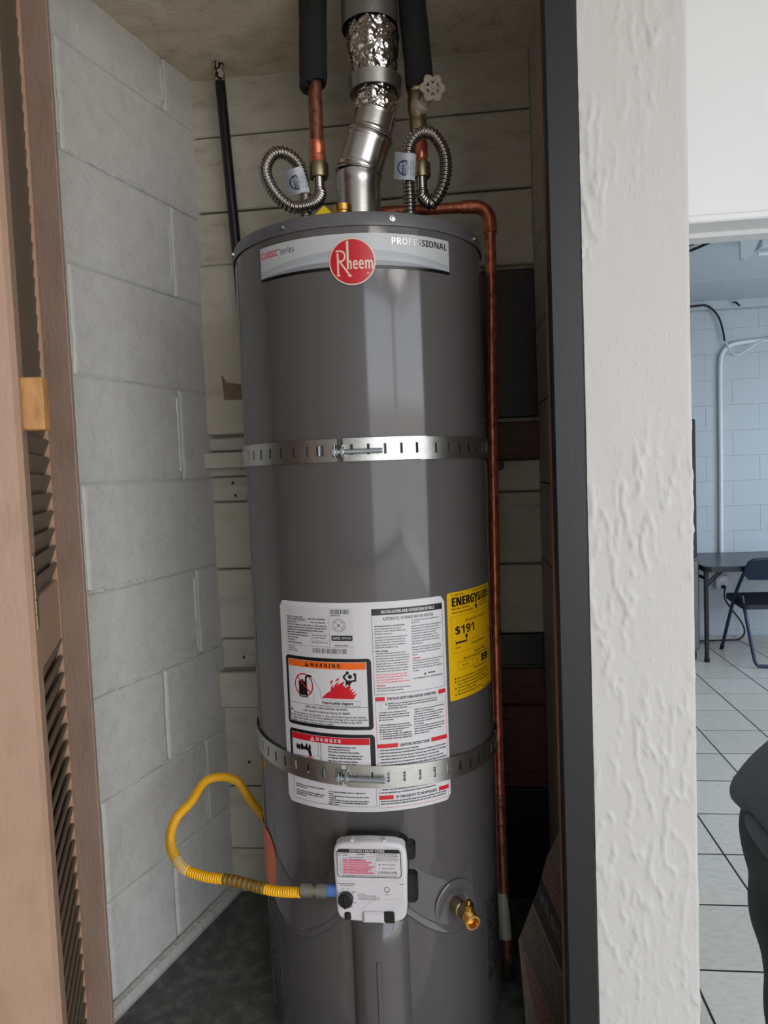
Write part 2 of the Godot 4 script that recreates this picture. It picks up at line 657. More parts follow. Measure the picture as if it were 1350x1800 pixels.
	y = para(im, "CAUTION: Hotter water increases the risk of scald injury. Refer to Scald Danger information on this water heater. See Use and Care Manual for instructions before changing the temperature setting.", 596, y + 5, 198, 16, 14.5, Color(0.84, 0.2, 0.27))
	text(im, "WARNING:", 596, y + 4, 16, red, true, 54)
	para(im, "Any thermostat setting above 125 F may cause severe burns and consume energy unnecessarily.", 596, y + 18, 198, 16, 14.5, grey, false, 0.82, 2)
	y = para(im, "For operation at outlet water temperatures not in excess of 160 F.", 806, 110, 196, 16, 14.5, grey)
	y = para(im, "Suitable for combination water (potable) heating and space heating and not suitable for space heating applications only. Do not connect this heater to any heating system or components used with a non-potable water heating appliance. Do not introduce toxic chemicals, such as those used for boiler treatment, into this heater or the attached space heating loop.", 806, y + 5, 196, 16, 14.5, grey)
	y = para(im, "Water heater is equipped with a single use gas shut off device. If device is engaged, the complete control valve must be replaced. Contact your local service technician.", 806, y + 5, 196, 16, 14.5, grey)
	text(im, "WARNING:", 806, y + 5, 16, red, true, 54)
	y = para(im, "California law requires that this water heater must be braced, anchored or strapped to avoid falling or moving during an earthquake. See Use and Care Manual for information regarding correct installation procedures.", 806, y + 19, 196, 16, 14.5, grey)
	warn_mark(im, 872, y + 8, 17, k, paper)
	text(im, "WARNING", 898, y + 8, 17, k, true, 50)
	text(im, "Cancer and Reproductive Harm - www.P65Warnings.ca.gov", 806, y + 30, 15, grey, true, 190)
	# safety
	frame(im, 586, 540, 426, 640, 2, red)
	for q in [[540.0, 54.0, 50.0, "FOR YOUR SAFETY READ BEFORE OPERATING"], [810.0, 120.0, 108.0, "LIGHTING INSTRUCTIONS"], [1108.0, 82.0, 70.0, "TO TURN GAS OFF TO THE APPLIANCE"]]:
		fill(im, 586, q[0], 426, 25, paper)
		fill(im, 586, q[0], q[1], 24, red)
		fill(im, 1012 - q[2], q[0], q[2], 24, red)
		text(im, q[3], 586 + q[1] + (426 - q[1] - q[2]) * 0.5, q[0] - 2, 30, k, true, (426 - q[1] - q[2]) * 0.92, true)
	frame(im, 614, 570, 374, 46, 1.5, grey)
	warn_mark(im, 640, 576, 11, k, paper)
	para(im, "WARNING: If you do not follow these instructions and the Use & Care Manual instructions exactly, a fire or explosion may result causing property damage, personal injury or loss of life.", 654, 573, 326, 16, 13, k, true)
	para(im, "A. This appliance has a pilot which is lit by a piezo-electric spark gas ignition system. Do NOT open the inner door of the appliance and try to light the pilot by hand.", 602, 622, 190, 16, 14, k, true, 0.78)
	y = para(im, "B. BEFORE LIGHTING smell all around the appliance area for gas. Be sure to smell next to the floor because some gas is heavier than air and will settle on the floor. WHAT TO DO IF YOU SMELL GAS", 602, 694, 190, 16, 13, k, true, 0.72)
	for s in ["Do not try to light any appliance.", "Do not touch any electric switch; do not", "Immediately call your gas supplier from"]:
		disc(im, 610, y + 8, 3, k)
		text(im, s, 618, y, 15, k, true, 172)
		y += 13
	y = para(im, "supplier's instructions. If you cannot reach your gas supplier, call the fire department.", 806, 622, 198, 16, 14, k, true, 0.78)
	y = para(im, "C. Use only your hand to turn the gas control knob. Never use tools. If the knob will not turn by hand, don't try to repair it, call a qualified service technician. Force or attempted repair may result in a fire or explosion.", 802, y, 202, 16, 14, k, true, 0.78)
	para(im, "D. Do not use this appliance if any part has been under water. Immediately call a qualified installer or service agency to replace a flooded water heater. Do not attempt to repair the unit.", 802, y, 202, 16, 14, k, true, 0.75, 5)
	var li := ["1. STOP! Read safety information above on this label.", "2. Rotate the combination gas control/thermostat knob counter-clockwise to the OFF position.", "3. Wait five (5) minutes to clear out any gas. If you smell gas, STOP! Follow B in the safety", "    information above on this label. If you don't smell gas, go to the next step.", "4. Remove the outer door from the water heater. Do not attempt to remove the inner door", "    assembly. Locate the piezo-electric spark generator button which is just below the combustion", "    gas control/thermostat knob.", "5. Rotate the combination gas control/thermostat knob clockwise to the PILOT position.", "6. Depress and hold the combination gas control/thermostat knob all the way in while pressing", "    spark generator button several times until the STATUS indicator light begins to blink.", "7. Replace the outer door on the water heater.", "8. If the knob does not pop out when released, stop and immediately call a service technician.", "    The combination gas control/thermostat knob does not pop up from the", "    released, stop and immediately call your service technician or gas supplier.", "9. Set the combination gas control/thermostat knob to the desired setting."]
	for i in li.size():
		text(im, li[i], 592, 838 + i * 17.5, 18, k, true, minf(412, li[i].length() * 4.5))
	y = para(im, "Rotate the combination gas control/thermostat knob counter-clockwise to the OFF position. Note: The STATUS indicator light will briefly stay lit, then go off after a short period of time.", 594, 1134, 408, 17, 15, k, true, 0.8)
	return im


func energy_sheet() -> Image:
	var im := Image.create_empty(640, 800, false, Image.FORMAT_RGBA8)
	im.fill(Color(0.83, 0.65, 0.0))
	var k := Color(0.05, 0.04, 0.02)
	text(im, "U.S. Government", 40, 10, 22, k, false, 140)
	text(im, "Federal law prohibits removal of this label before consumer purchase.", 300, 8, 20, k, false, 320)
	for d in [0, 3, 6]:
		word_box(im, "ENERG", Rect2i(48 + d, 40, 268, 66), k)
		word_box(im, "Y", Rect2i(318 + d, 40, 58, 66), k)
		word_box(im, "GUIDE", Rect2i(378 + d, 40, 222, 66), k)
	fill(im, 344, 90, 12, 52, k)
	poly(im, [Vector2(318, 122), Vector2(350, 164), Vector2(382, 122), Vector2(350, 136)], k)
	text(im, "Water Heater - Natural Gas", 42, 112, 24, k, false, 210)
	text(im, "Tank Size (Storage Capacity): 40 gallons", 42, 140, 24, k, false, 262)
	text(im, "First Hour Rating 1", 400, 112, 22, k, false, 170)
	text(im, "New Water Heaters 2", 400, 134, 22, k, false, 190)
	frame(im, 38, 178, 590, 274, 2, Color(0.35, 0.27, 0.02))
	text(im, "Estimated Yearly Energy Cost", 190, 206, 38, Color(0.2, 0.15, 0.02), false, 320)
	text(im, "$191", 68, 236, 104, k, true, 260)
	fill(im, 76, 378, 540, 2, Color(0.35, 0.27, 0.02))
	fill(im, 76, 372, 130, 13, k)
	fill(im, 76, 356, 4, 46, k)
	poly(im, [Vector2(184, 330), Vector2(222, 330), Vector2(203, 372)], k)
	text(im, "$179", 70, 404, 24, k, false, 56)
	text(im, "$232", 584, 352, 22, k, false, 40)
	text(im, "Cost Range of Similar Models", 260, 398, 26, k, false, 220)
	text(im, "First Hour Rating", 300, 462, 34, k, false, 190)
	text(im, "(How much hot water you get in a 1st hour of use)", 160, 490, 32, k, false, 380)
	frame(im, 96, 526, 530, 56, 2, k)
	fill(im, 270, 526, 2, 56, k)
	fill(im, 412, 526, 126, 56, k)
	text(im, "very small", 140, 542, 24, k, false, 80)
	text(im, "low", 326, 542, 24, k, false, 30)
	text(im, "medium", 440, 530, 22, Color(0.83, 0.65, 0), true, 60)
	text(im, "62 Gallons", 432, 552, 24, Color(0.83, 0.65, 0), true, 80)
	text(im, "high", 566, 542, 24, k, false, 30)
	text(im, "Estimated Yearly Energy Use", 288, 590, 26, k, false, 190)
	var rows := ["Your cost will depend on your utility rates and use.", "Cost range based only on models fueled by natural gas", "with a medium first hour rating (51-74 gallons).", "Estimated energy cost based on a national average natural", "gas cost of $1.09 per therm.", "Estimated yearly energy use: 175 therms"]
	for i in rows.size():
		var y := 628 + i * 24
		if i in [0, 1, 3, 5]:
			disc(im, 62, y + 14, 7, k)
		text(im, rows[i], 80, y, 26, k, false, rows[i].length() * 8.6)
	text(im, "ftc.gov/energy", 420, 772, 22, k, true, 160)
	return im


func badge_print() -> Image:
	var im := Image.create_empty(1600, 244, false, Image.FORMAT_RGBA8)
	im.fill(Color(0.69, 0.70, 0.705))
	var arcs := [[190.0, 80.0, Color(0.60, 0.62, 0.64)], [212.0, 62.0, Color(0.635, 0.65, 0.67)], [226.0, 44.0, Color(0.50, 0.51, 0.53)]]
	for q in arcs:
		var p := [Vector2(0, 244), Vector2(0, q[0] + 30)]
		for i in 41:
			var u := i / 40.0
			p.append(Vector2(u * 1600, q[0] - q[1] * sin(PI * (u * 0.9 + 0.05)) + (12 if u > 0.5 else 0) * (u - 0.5)))
		p.append(Vector2(1600, 244))
		poly(im, p, q[2])
	fill(im, 0, 222, 1600, 22, Color(0.01, 0.01, 0.012))
	word_box(im, "CLASSIC", Rect2i(16, 38, 176, 46), Color(0.78, 0.04, 0.12))
	text(im, "TM", 194, 32, 22, Color(0.78, 0.04, 0.12))
	word_box(im, "series", Rect2i(216, 36, 128, 46), Color(0.2, 0.2, 0.22), false)
	return im


func emblem_print() -> Image:
	var im := Image.create_empty(512, 512, false, Image.FORMAT_RGBA8)
	var beige := Color(0.80, 0.74, 0.66)
	im.fill(beige)
	disc(im, 256, 256, 243, Color(0.70, 0.0, 0.085))
	# R with a long stem, a bowl and a long leg
	stroke(im, [Vector2(98, 160), Vector2(98, 402)], 20, beige)
	fill(im, 82, 396, 40, 14, beige)
	var bowl := []
	for i in 17:
		var a := -PI / 2 + PI * i / 16.0
		bowl.append(Vector2(126 + cos(a) * 52, 194 + sin(a) * 56))
	stroke(im, [Vector2(78, 138)] + bowl + [Vector2(98, 250)], 18, beige)
	stroke(im, [Vector2(118, 250), Vector2(228, 412)], 20, beige)
	fill(im, 206, 402, 42, 14, beige)
	fill(im, 196, 30, 22, 310, beige)
	word_box(im, "heem", Rect2i(196, 204, 288, 136), beige, true)
	fill(im, 196, 30, 24, 180, beige)
	text(im, "(R)", 412, 372, 30, beige, true)
	return im


func status_sheet() -> Image:
	var im := Image.create_empty(840, 390, false, Image.FORMAT_RGBA8)
	var w := Color(0.765, 0.755, 0.765)
	var k := Color(0.07, 0.06, 0.07)
	var pink := Color(0.80, 0.42, 0.49)
	im.fill(w)
	round_rect(im, 4, 4, 832, 382, 52, k)
	round_rect(im, 14, 14, 812, 362, 44, w)
	poly(im, [Vector2(14, 52), Vector2(30, 24), Vector2(60, 8), Vector2(780, 8), Vector2(810, 24), Vector2(826, 52)], k)
	text(im, "STATUS LIGHT CODE", 400, 2, 54, w, true, 460, true)
	for y in range(52, 340, 23):
		fill(im, 18, y, 480 if y > 60 else 808, 2, k)
	for x in [48, 84, 152, 500]:
		fill(im, x, 56 if x > 90 else 80, 2, 284, k)
	text(im, "Light Flashing", 22, 52, 28, k, false, 126)
	text(im, "No.", 22, 78, 26, k, false, 28)
	text(im, "Color", 90, 78, 26, k, false, 54)
	text(im, "STATUS", 322, 58, 34, k, true, 110, true)
	text(im, "Control Off/Pilot Out", 160, 102, 26, k, false, 200)
	text(im, "Normal Operation", 160, 124, 26, Color(0.2, 0.25, 0.5), false, 180)
	text(im, "BLUE", 92, 124, 26, Color(0.2, 0.25, 0.5), false, 50)
	var sts := ["Low Voltage/Weak Pilot", "High Temperature Switch Limit", "Temperature Sensor Failed", "Electronics Failed Replace", "Valve Failure", "Pilot Flame Sensed", "Replace Gas Control/Thermostat"]
	for i in 7:
		var y := 145 + i * 28
		fill(im, 88, y, 60, 25, pink)
		fill(im, 156, y, 230 + (i * 71) % 110, 25, pink.lerp(w, 0.25))
		text(im, sts[i], 160, y - 2, 28, Color(0.6, 0.1, 0.2), false, 220 + (i * 71) % 110)
		text(im, str(i + 1), 62, y - 2, 26, k)
	for i in 6:
		text(im, ["If the Status Light is not blinking blue,", "rotate the knob to Off, then follow the", "instructions on water heater. If Status", "Light blinks red more than one flash every", "three seconds, see Use & Care Manual.", ""][i], 514, 58 + i * 21, 23, k, false, [280, 290, 270, 300, 286, 10][i])
	disc(im, 556, 206, 10, Color(0.2, 0.2, 0.3))
	text(im, "Normal Operation", 586, 190, 32, k, false, 180)
	disc(im, 556, 258, 10, pink)
	text(im, "System Problem", 586, 242, 32, k, false, 166)
	barcode(im, 528, 296, 250, 36, 5)
	text(im, "If Status Light still blinks after Step 6, push and turn knob to Off, repeat Steps. Contact a service agent.", 420, 346, 26, k, true, 720, true)
	return im


func dial_print() -> Image:
	# the small print round the knob: clear film is not needed, the film is the cover's own white
	var im := Image.create_empty(840, 400, false, Image.FORMAT_RGBA8)
	im.fill(Color(0.77, 0.76, 0.77))
	var k := Color(0.16, 0.14, 0.15)
	text(im, "SCALDING RISK INCREASES", 130, 24, 30, k, true, 240, true)
	text(im, "WITH HOTTER WATER", 130, 50, 30, k, true, 180, true)
	var cx := 113.0
	var cy := 246.0
	var marks := ["LOW", "HOT", "A", "B", "C", "VERY", "", "OFF", "PILOT", "VAC"]
	for i in 10:
		var a := deg_to_rad(-160 + i * 34.0 - 50)
		if marks[i]:
			text(im, marks[i], cx + cos(a) * 138, cy + sin(a) * 136 - 14, 25, k, true, 0, true)
		stroke(im, [Vector2(cx + cos(a) * 104, cy + sin(a) * 96), Vector2(cx + cos(a) * 116, cy + sin(a) * 116)], 4, k)
	for i in 4:
		text(im, ["TO LIGHT PILOT", "ROTATE KNOB TO PILOT POSITION", "PUSH KNOB IN AND CLICK IGNITER, HOLD", "FOR ONE MINUTE, RELEASE AND TURN TO SET"][i], 270, 170 + i * 24, 25, k, false, [110, 250, 300, 300][i])
	text(im, "STATUS", 634, 168, 26, k, false, 66)
	return im


func tag_print() -> Image:
	var im := Image.create_empty(256, 384, false, Image.FORMAT_RGBA8)
	im.fill(Color(0.76, 0.77, 0.80))
	var side := Image.create_empty(384, 256, false, Image.FORMAT_RGBA8)
	side.fill(Color(0.76, 0.77, 0.80))
	var navy := Color(0.12, 0.2, 0.42)
	disc(side, 170, 70, 50, navy, 2.3)
	disc(side, 170, 70, 42, Color(0.76, 0.77, 0.80), 2.4)
	word_box(side, "PROFLO", Rect2i(76, 46, 190, 48), navy)
	for i in 4:
		text(side, ["Water heater connector", "3/4 in x 24 in stainless", "Tighten by hand", "www.proflo.com"][i], 60, 140 + i * 26, 26, Color(0.3, 0.32, 0.38), false, 220)
	side.rotate_90(COUNTERCLOCKWISE)
	return side


func flyer_print() -> Image:
	var im := Image.create_empty(512, 768, false, Image.FORMAT_RGBA8)
	im.fill(Color(0.34, 0.30, 0.26))
	var k := Color(0.08, 0.07, 0.08)
	var red := Color(0.30, 0.07, 0.07)
	for i in 8:
		text(im, "RESIDENTIAL GAS WATER HEATER", 30, 20 + i * 20, 26, red, true, 440)
	poly(im, [Vector2(0, 190), Vector2(512, 190), Vector2(512, 360), Vector2(0, 360)], k)
	text(im, "WATER HEATER", 256, 220, 90, Color(0.3, 0.29, 0.28), true, 420, true)
	for i in 7:
		text(im, "Do not store in direct contact with the ground", 30, 380 + i * 22, 26, k, true, 420)
	for i in 5:
		fill(im, 30, 540 + i * 14, 380 - i * 30, 7, k)
	for i in 8:
		text(im, "This side up. Keep dry.", 20 + i * 6, 610 + i * 16, 24, red, true, 300)
	return im


# one continuous surface round tapered capsules [a, b, ra, rb], joined with a smooth minimum, meshed as surface nets
func nets(bones: Array, k: float, cell: float, g: G, cut: Variant = null) -> G:
	var lo := Vector3(1e9, 1e9, 1e9)
	var hi := -lo
	for b in bones:
		for e in 2:
			var r: float = b[2 + e] + k + cell * 2
			lo = lo.min(b[e] - Vector3(r, r, r))
			hi = hi.max(b[e] + Vector3(r, r, r))
	var d := Vector3i(((hi - lo) / cell).ceil()) + Vector3i.ONE
	var f := PackedFloat32Array()
	f.resize(d.x * d.y * d.z)
	f.fill(1.0)
	for b in bones:
		var a: Vector3 = b[0]
		var ab: Vector3 = b[1] - a
		var ra: float = b[2]
		var dr: float = b[3] - ra
		var l2 := maxf(ab.length_squared(), 1e-9)
		var mr := maxf(ra, b[3]) + k + cell * 2
		var p0 := Vector3i((((a.min(b[1]) - Vector3(mr, mr, mr)) - lo) / cell).floor()).max(Vector3i.ZERO)
		var p1 := Vector3i((((a.max(b[1]) + Vector3(mr, mr, mr)) - lo) / cell).ceil()).min(d - Vector3i.ONE)
		for z in range(p0.z, p1.z + 1):
			for y in range(p0.y, p1.y + 1):
				var row := (z * d.y + y) * d.x
				for x in range(p0.x, p1.x + 1):
					var p := lo + Vector3(x, y, z) * cell
					var t := clampf((p - a).dot(ab) / l2, 0.0, 1.0)
					var q := p.distance_to(a + ab * t) - ra - dr * t
					var o := f[row + x]
					var h := maxf(k - absf(o - q), 0.0) / k
					f[row + x] = minf(o, q) - h * h * k * 0.25
	if cut != null:
		for z in d.z:
			for y in d.y:
				for x in d.x:
					var i := (z * d.y + y) * d.x + x
					f[i] = maxf(f[i], cut.call(lo + Vector3(x, y, z) * cell))
	var at := {}
	var st := [1, d.x, d.x * d.y]
	var k0 := g.v.size()
	for z in d.z - 1:
		for y in d.y - 1:
			for x in d.x - 1:
				var i := (z * d.y + y) * d.x + x
				var m := 0
				for c in 8:
					if f[i + (c & 1) + (st[1] if c & 2 else 0) + (st[2] if c & 4 else 0)] < 0.0:
						m |= 1 << c
				if m == 0 or m == 255:
					continue
				var s := Vector3.ZERO
				var cnt := 0
				for e in [[0, 1], [2, 3], [4, 5], [6, 7], [0, 2], [1, 3], [4, 6], [5, 7], [0, 4], [1, 5], [2, 6], [3, 7]]:
					if (m >> e[0] & 1) != (m >> e[1] & 1):
						var ca := Vector3(e[0] & 1, e[0] >> 1 & 1, e[0] >> 2)
						var cb := Vector3(e[1] & 1, e[1] >> 1 & 1, e[1] >> 2)
						var fa := f[i + int(ca.x) + int(ca.y) * st[1] + int(ca.z) * st[2]]
						var fb := f[i + int(cb.x) + int(cb.y) * st[1] + int(cb.z) * st[2]]
						s += ca.lerp(cb, fa / (fa - fb))
						cnt += 1
				var gx := 0.0
				var gy := 0.0
				var gz := 0.0
				for c in 8:
					var w := f[i + (c & 1) + (st[1] if c & 2 else 0) + (st[2] if c & 4 else 0)]
					gx += w if c & 1 else -w
					gy += w if c & 2 else -w
					gz += w if c & 4 else -w
				at[i] = g.vert(lo + (Vector3(x, y, z) + s / cnt) * cell, Vector3(gx, gy, gz).normalized())
	for i in at:
		for ax in 3:
			var u: int = st[(ax + 1) % 3]
			var w: int = st[(ax + 2) % 3]
			if i - u < 0 or i - w < 0 or i - u - w < 0:
				continue
			if (f[i] < 0.0) != (f[i + st[ax]] < 0.0) and at.has(i - u) and at.has(i - w) and at.has(i - u - w):
				g.tri(at[i], at[i - u], at[i - u - w])
				g.tri(at[i], at[i - u - w], at[i - w])
	return g


# ================================================================ the scene
func _ready() -> void:
	# ---- camera
	var cam := Camera3D.new()
	cam.name = "camera"
	add_child(cam)
	cam.position = Vector3(0, 1.56, 0)
	cam.rotation = Vector3(-0.0585834, 0.1100609, -0.0396380)
	cam.fov = rad_to_deg(2.0 * atan(900.0 / 1257.3))
	cam.near = 0.02
	cam.current = true
	# ---- sky and exposure
	var we := WorldEnvironment.new()
	we.name = "environment"
	var env := Environment.new()
	env.background_mode = Environment.BG_SKY
	var sky := Sky.new()
	var sm := ProceduralSkyMaterial.new()
	sm.sky_top_color = Color(0.62, 0.74, 0.92)
	sm.sky_horizon_color = Color(0.86, 0.9, 0.95)
	sm.ground_horizon_color = Color(0.6, 0.6, 0.58)
	sm.ground_bottom_color = Color(0.42, 0.42, 0.41)
	sm.sky_energy_multiplier = 1.6
	sky.sky_material = sm
	env.sky = sky
	env.tonemap_mode = Environment.TONE_MAPPER_LINEAR
	env.tonemap_exposure = 1.0
	env.sdfgi_enabled = true
	env.ssao_enabled = true
	env.ssil_enabled = true
	we.environment = env
	add_child(we)
	# ---- daylight at the two openings
	var l1 := AreaLight3D.new()
	l1.name = "storefront_daylight"
	l1.area_size = Vector2(2.85, 2.8)
	l1.light_energy = 6.2
	l1.light_color = Color(1.0, 0.985, 0.965)
	l1.position = Vector3(3.19, 1.45, 1.875)
	l1.rotation.y = PI / 2
	l1.shadow_enabled = true
	add_child(l1)
	var l3 := AreaLight3D.new()
	l3.name = "rear_storefront_daylight"
	l3.area_size = Vector2(2.35, 2.8)
	l3.light_energy = 5.1
	l3.light_color = Color(1.0, 0.985, 0.965)
	l3.position = Vector3(1.975, 1.45, 3.39)
	l3.shadow_enabled = true
	add_child(l3)
	var l2 := AreaLight3D.new()
	l2.name = "back_room_window_daylight"
	l2.area_size = Vector2(2.6, 1.5)
	l2.light_energy = 5.4
	l2.light_color = Color(0.90, 0.95, 1.0)
	l2.position = Vector3(4.18, 1.7, -4.0)
	l2.rotation.y = PI / 2
	l2.shadow_enabled = true
	add_child(l2)
	for l: AreaLight3D in [l1, l2, l3]:
		l.area_range = 14.0
		l.area_attenuation = 2.0
	ts = TextServerManager.get_primary_interface()
	make_materials()
	build_closet()
	build_front_room()
	build_back_room()
	build_heater()
	build_straps()
	build_flue()
	build_water_lines()
	build_gas_lines()
	build_discharge()
	build_flyer()
	build_door()
	build_furniture()
	build_person()


func make_materials() -> void:
	var sx := FastNoiseLite.TYPE_SIMPLEX_SMOOTH
	noise_tex("fine", sx, 0.08, 4, 0, 1)
	noise_tex("lump", sx, 0.02, 4, 0, 1)
	noise_tex("pit", FastNoiseLite.TYPE_CELLULAR, 0.06, 2, 0, 1)
	ramp_tex("fleck", 0.06, 3, [[0.0, Color(0, 0, 0)], [0.66, Color(0.10, 0.10, 0.10)], [0.80, Color(0.7, 0.7, 0.7)], [1.0, Color(1, 1, 1)]])
	ramp_tex("worn", 0.012, 5, [[0.0, Color(0.90, 0.89, 0.87)], [0.35, Color(0.97, 0.97, 0.965)], [1.0, Color(1, 1, 1)]])
	ramp_tex("slab", 0.016, 5, [[0.0, Color(0.62, 0.63, 0.62)], [0.5, Color(0.74, 0.75, 0.74)], [0.7, Color(0.9, 0.91, 0.9)], [1.0, Color(1, 1, 1)]])
	ramp_tex("old", 0.018, 5, [[0.0, Color(0.82, 0.80, 0.77)], [0.3, Color(0.94, 0.93, 0.915)], [0.6, Color(0.97, 0.965, 0.955)], [1.0, Color(1, 1, 1)]])
	ramp_tex("marble", 0.014, 5, [[0.0, Color(0.92, 0.92, 0.92)], [0.5, Color(0.98, 0.98, 0.98)], [1.0, Color(1, 1, 1)]])
	ramp_tex("tarnish", 0.02, 4, [[0.0, Color(0.42, 0.36, 0.34)], [0.45, Color(0.8, 0.75, 0.72)], [1.0, Color(1, 1, 1)]])
	ramp_tex("grain", 0.02, 4, [[0.0, Color(0.72, 0.68, 0.62)], [0.5, Color(0.95, 0.94, 0.92)], [1.0, Color(1, 1, 1)]])
	tri(mat("block_paint", Color(0.76, 0.755, 0.735), 0.42), Vector3(3.4, 2.6, 3.4), "marble", "fleck", 0.09)
	tri(mat("mortar_paint", Color(0.71, 0.705, 0.685), 0.6), Vector3(4, 4, 4), "worn", "lump", 0.3)
	tri(mat("plank_paint", Color(0.72, 0.70, 0.64), 0.6), Vector3(1.0, 2.4, 1.0), "old", "fine", 0.08)
	tri(mat("plank_cream", Color(0.72, 0.695, 0.635), 0.55), Vector3(1.1, 2.0, 1.1), "worn", "fine", 0.06)
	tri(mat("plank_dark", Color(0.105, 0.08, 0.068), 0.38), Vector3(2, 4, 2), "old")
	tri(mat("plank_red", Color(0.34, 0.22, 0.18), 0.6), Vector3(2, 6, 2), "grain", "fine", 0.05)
	tri(mat("plaster", Color(0.755, 0.75, 0.735), 0.5), Vector3(3.0, 1.3, 3.0), "", "fleck", 0.035)
	tri(mat("ceiling_plaster", Color(0.80, 0.76, 0.68), 0.7), Vector3(1.6, 1.6, 1.6), "old", "fine", 0.12)
	tri(mat("white_paint", Color(0.90, 0.905, 0.91), 0.5), Vector3(3, 3, 3), "", "fine", 0.03)
	tri(mat("blue_wall", Color(0.745, 0.775, 0.79), 0.45), Vector3(2, 2, 2), "", "fine", 0.10)
	mat("blue_ceiling", Color(0.76, 0.79, 0.80), 0.6)
	tri(mat("slab", Color(0.42, 0.425, 0.41), 0.5), Vector3(2.6, 2.6, 2.6), "slab", "fine", 0.1)
	tri(mat("tan_paper", Color(0.50, 0.42, 0.33), 0.8), Vector3(5, 5, 5), "old")
	mat("grout", Color(0.14, 0.14, 0.14), 0.85)
	for i in 3:
		var m := tri(mat("tile%d" % i, [Color(0.88, 0.845, 0.785), Color(0.86, 0.83, 0.77), Color(0.895, 0.86, 0.805)][i], 0.22), Vector3(2.0 + i * 0.4, 2, 5.0 + i), "marble")
		m.uv1_offset = Vector3(i * 0.37, 0, i * 0.21)
	tri(mat("black_paint", Color(0.06, 0.057, 0.067), 0.42), Vector3(3, 1, 3), "worn", "fine", 0.008)
	tri(mat("brown_paint", Color(0.56, 0.475, 0.42), 0.45), Vector3(3, 1, 3), "worn", "fine", 0.05)
	tri(mat("door_paint", Color(0.66, 0.535, 0.445), 0.42), Vector3(3, 1, 3), "worn", "fine", 0.04)
	tri(mat("slat_paint", Color(0.42, 0.36, 0.30), 0.5), Vector3(3, 3, 3), "worn", "fine", 0.04)
	tri(mat("pine", Color(0.80, 0.60, 0.38), 0.6), Vector3(6, 1.5, 6), "grain")
	tri(mat("raw_wood", Color(0.56, 0.43, 0.33), 0.7), Vector3(6, 1.0, 6), "grain")
	mat("jacket", Color(0.325, 0.315, 0.315), 0.10)
	mat("cap_paint", Color(0.345, 0.34, 0.345), 0.3)
	mat("black_plastic", Color(0.055, 0.055, 0.06), 0.4)
	mat("black_steel", Color(0.045, 0.045, 0.045), 0.35)
	tri(mat("foam", Color(0.075, 0.08, 0.08), 0.85), Vector3(6, 6, 6), "worn", "fine", 0.1)
	mat("cover_white", Color(0.77, 0.76, 0.77), 0.38)
	mat("valve_pink", Color(0.62, 0.52, 0.52), 0.6)
	mat("sealant_blue", Color(0.27, 0.42, 0.68), 0.5)
	tri(mat("zinc", Color(0.72, 0.72, 0.70), 0.34, 1.0), Vector3(8, 8, 8), "marble", "fine", 0.01)
	mat("zinc_bolt", Color(0.70, 0.74, 0.77), 0.25, 1.0)
	mat("steel", Color(0.62, 0.60, 0.57), 0.24, 1.0)
	tri(mat("duct", Color(0.78, 0.775, 0.76), 0.27, 1.0), Vector3(5, 5, 5), "worn", "fine", 0.01)
	tri(mat("duct_old", Color(0.62, 0.62, 0.61), 0.36, 0.9), Vector3(5, 5, 5), "worn", "fine", 0.03)
	mat("foil", Color(0.80, 0.78, 0.76), 0.17, 1.0)
	tri(mat("copper", Color(0.88, 0.53, 0.40), 0.30, 0.6), Vector3(7, 3, 7), "tarnish", "fine", 0.02)
	tri(mat("copper_old", Color(0.62, 0.40, 0.32), 0.42, 0.6), Vector3(7, 3, 7), "tarnish", "fine", 0.03)
	tri(mat("corroded", Color(0.36, 0.30, 0.22), 0.7, 0.4), Vector3(12, 12, 12), "slab", "fine", 0.1)
	mat("brass", Color(0.78, 0.62, 0.33), 0.28, 1.0)
	mat("brass_dull", Color(0.60, 0.55, 0.44), 0.42, 1.0)
	tri(mat("valve_crust", Color(0.66, 0.63, 0.58), 0.75), Vector3(10, 10, 10), "old", "lump", 0.15)
	tri(mat("white_smear", Color(0.66, 0.68, 0.64), 0.6), Vector3(10, 10, 10), "worn")
	mat("hose_yellow", Color(0.93, 0.69, 0.02), 0.42)
	mat("hose_rubbed", Color(0.86, 0.80, 0.70), 0.5)
	mat("tape", Color(0.40, 0.30, 0.08), 0.5)
	mat("fitting_grey", Color(0.48, 0.48, 0.45), 0.45, 0.6)
	mat("orange_tag", Color(0.92, 0.47, 0.28), 0.5)
	mat("yellow_tag", Color(0.80, 0.70, 0.05), 0.5)
	mat("fridge_steel", Color(0.40, 0.41, 0.42), 0.35, 0.7)
	mat("fridge_dark", Color(0.10, 0.11, 0.13), 0.4)
	mat("table_top", Color(0.24, 0.26, 0.29), 0.3)
	mat("table_dark", Color(0.06, 0.065, 0.075), 0.4)
	mat("chair_blue", Color(0.13, 0.18, 0.26), 0.4, 0.2)
	mat("chair_pad", Color(0.13, 0.14, 0.16), 0.5)
	mat("rubber", Color(0.03, 0.03, 0.03), 0.7)
	mat("cable_black", Color(0.05, 0.06, 0.07), 0.5)
	mat("lamp_white", Color(0.80, 0.83, 0.84), 0.4)
	mat("lamp_glow", Color(0.9, 0.9, 0.9), 0.5)
	M.lamp_glow.emission_enabled = true
	M.lamp_glow.emission = Color(1.0, 0.99, 0.97)
	M.lamp_glow.emission_energy_multiplier = 2.0
	tri(mat("hoodie", Color(0.36, 0.37, 0.385), 0.95), Vector3(9, 9, 9), "worn", "fine", 0.15)
	tri(mat("trousers", Color(0.225, 0.235, 0.235), 0.95), Vector3(9, 9, 9), "worn", "fine", 0.12)
	mat("skin", Color(0.72, 0.53, 0.42), 0.55)
	mat("hair", Color(0.10, 0.07, 0.05), 0.7)
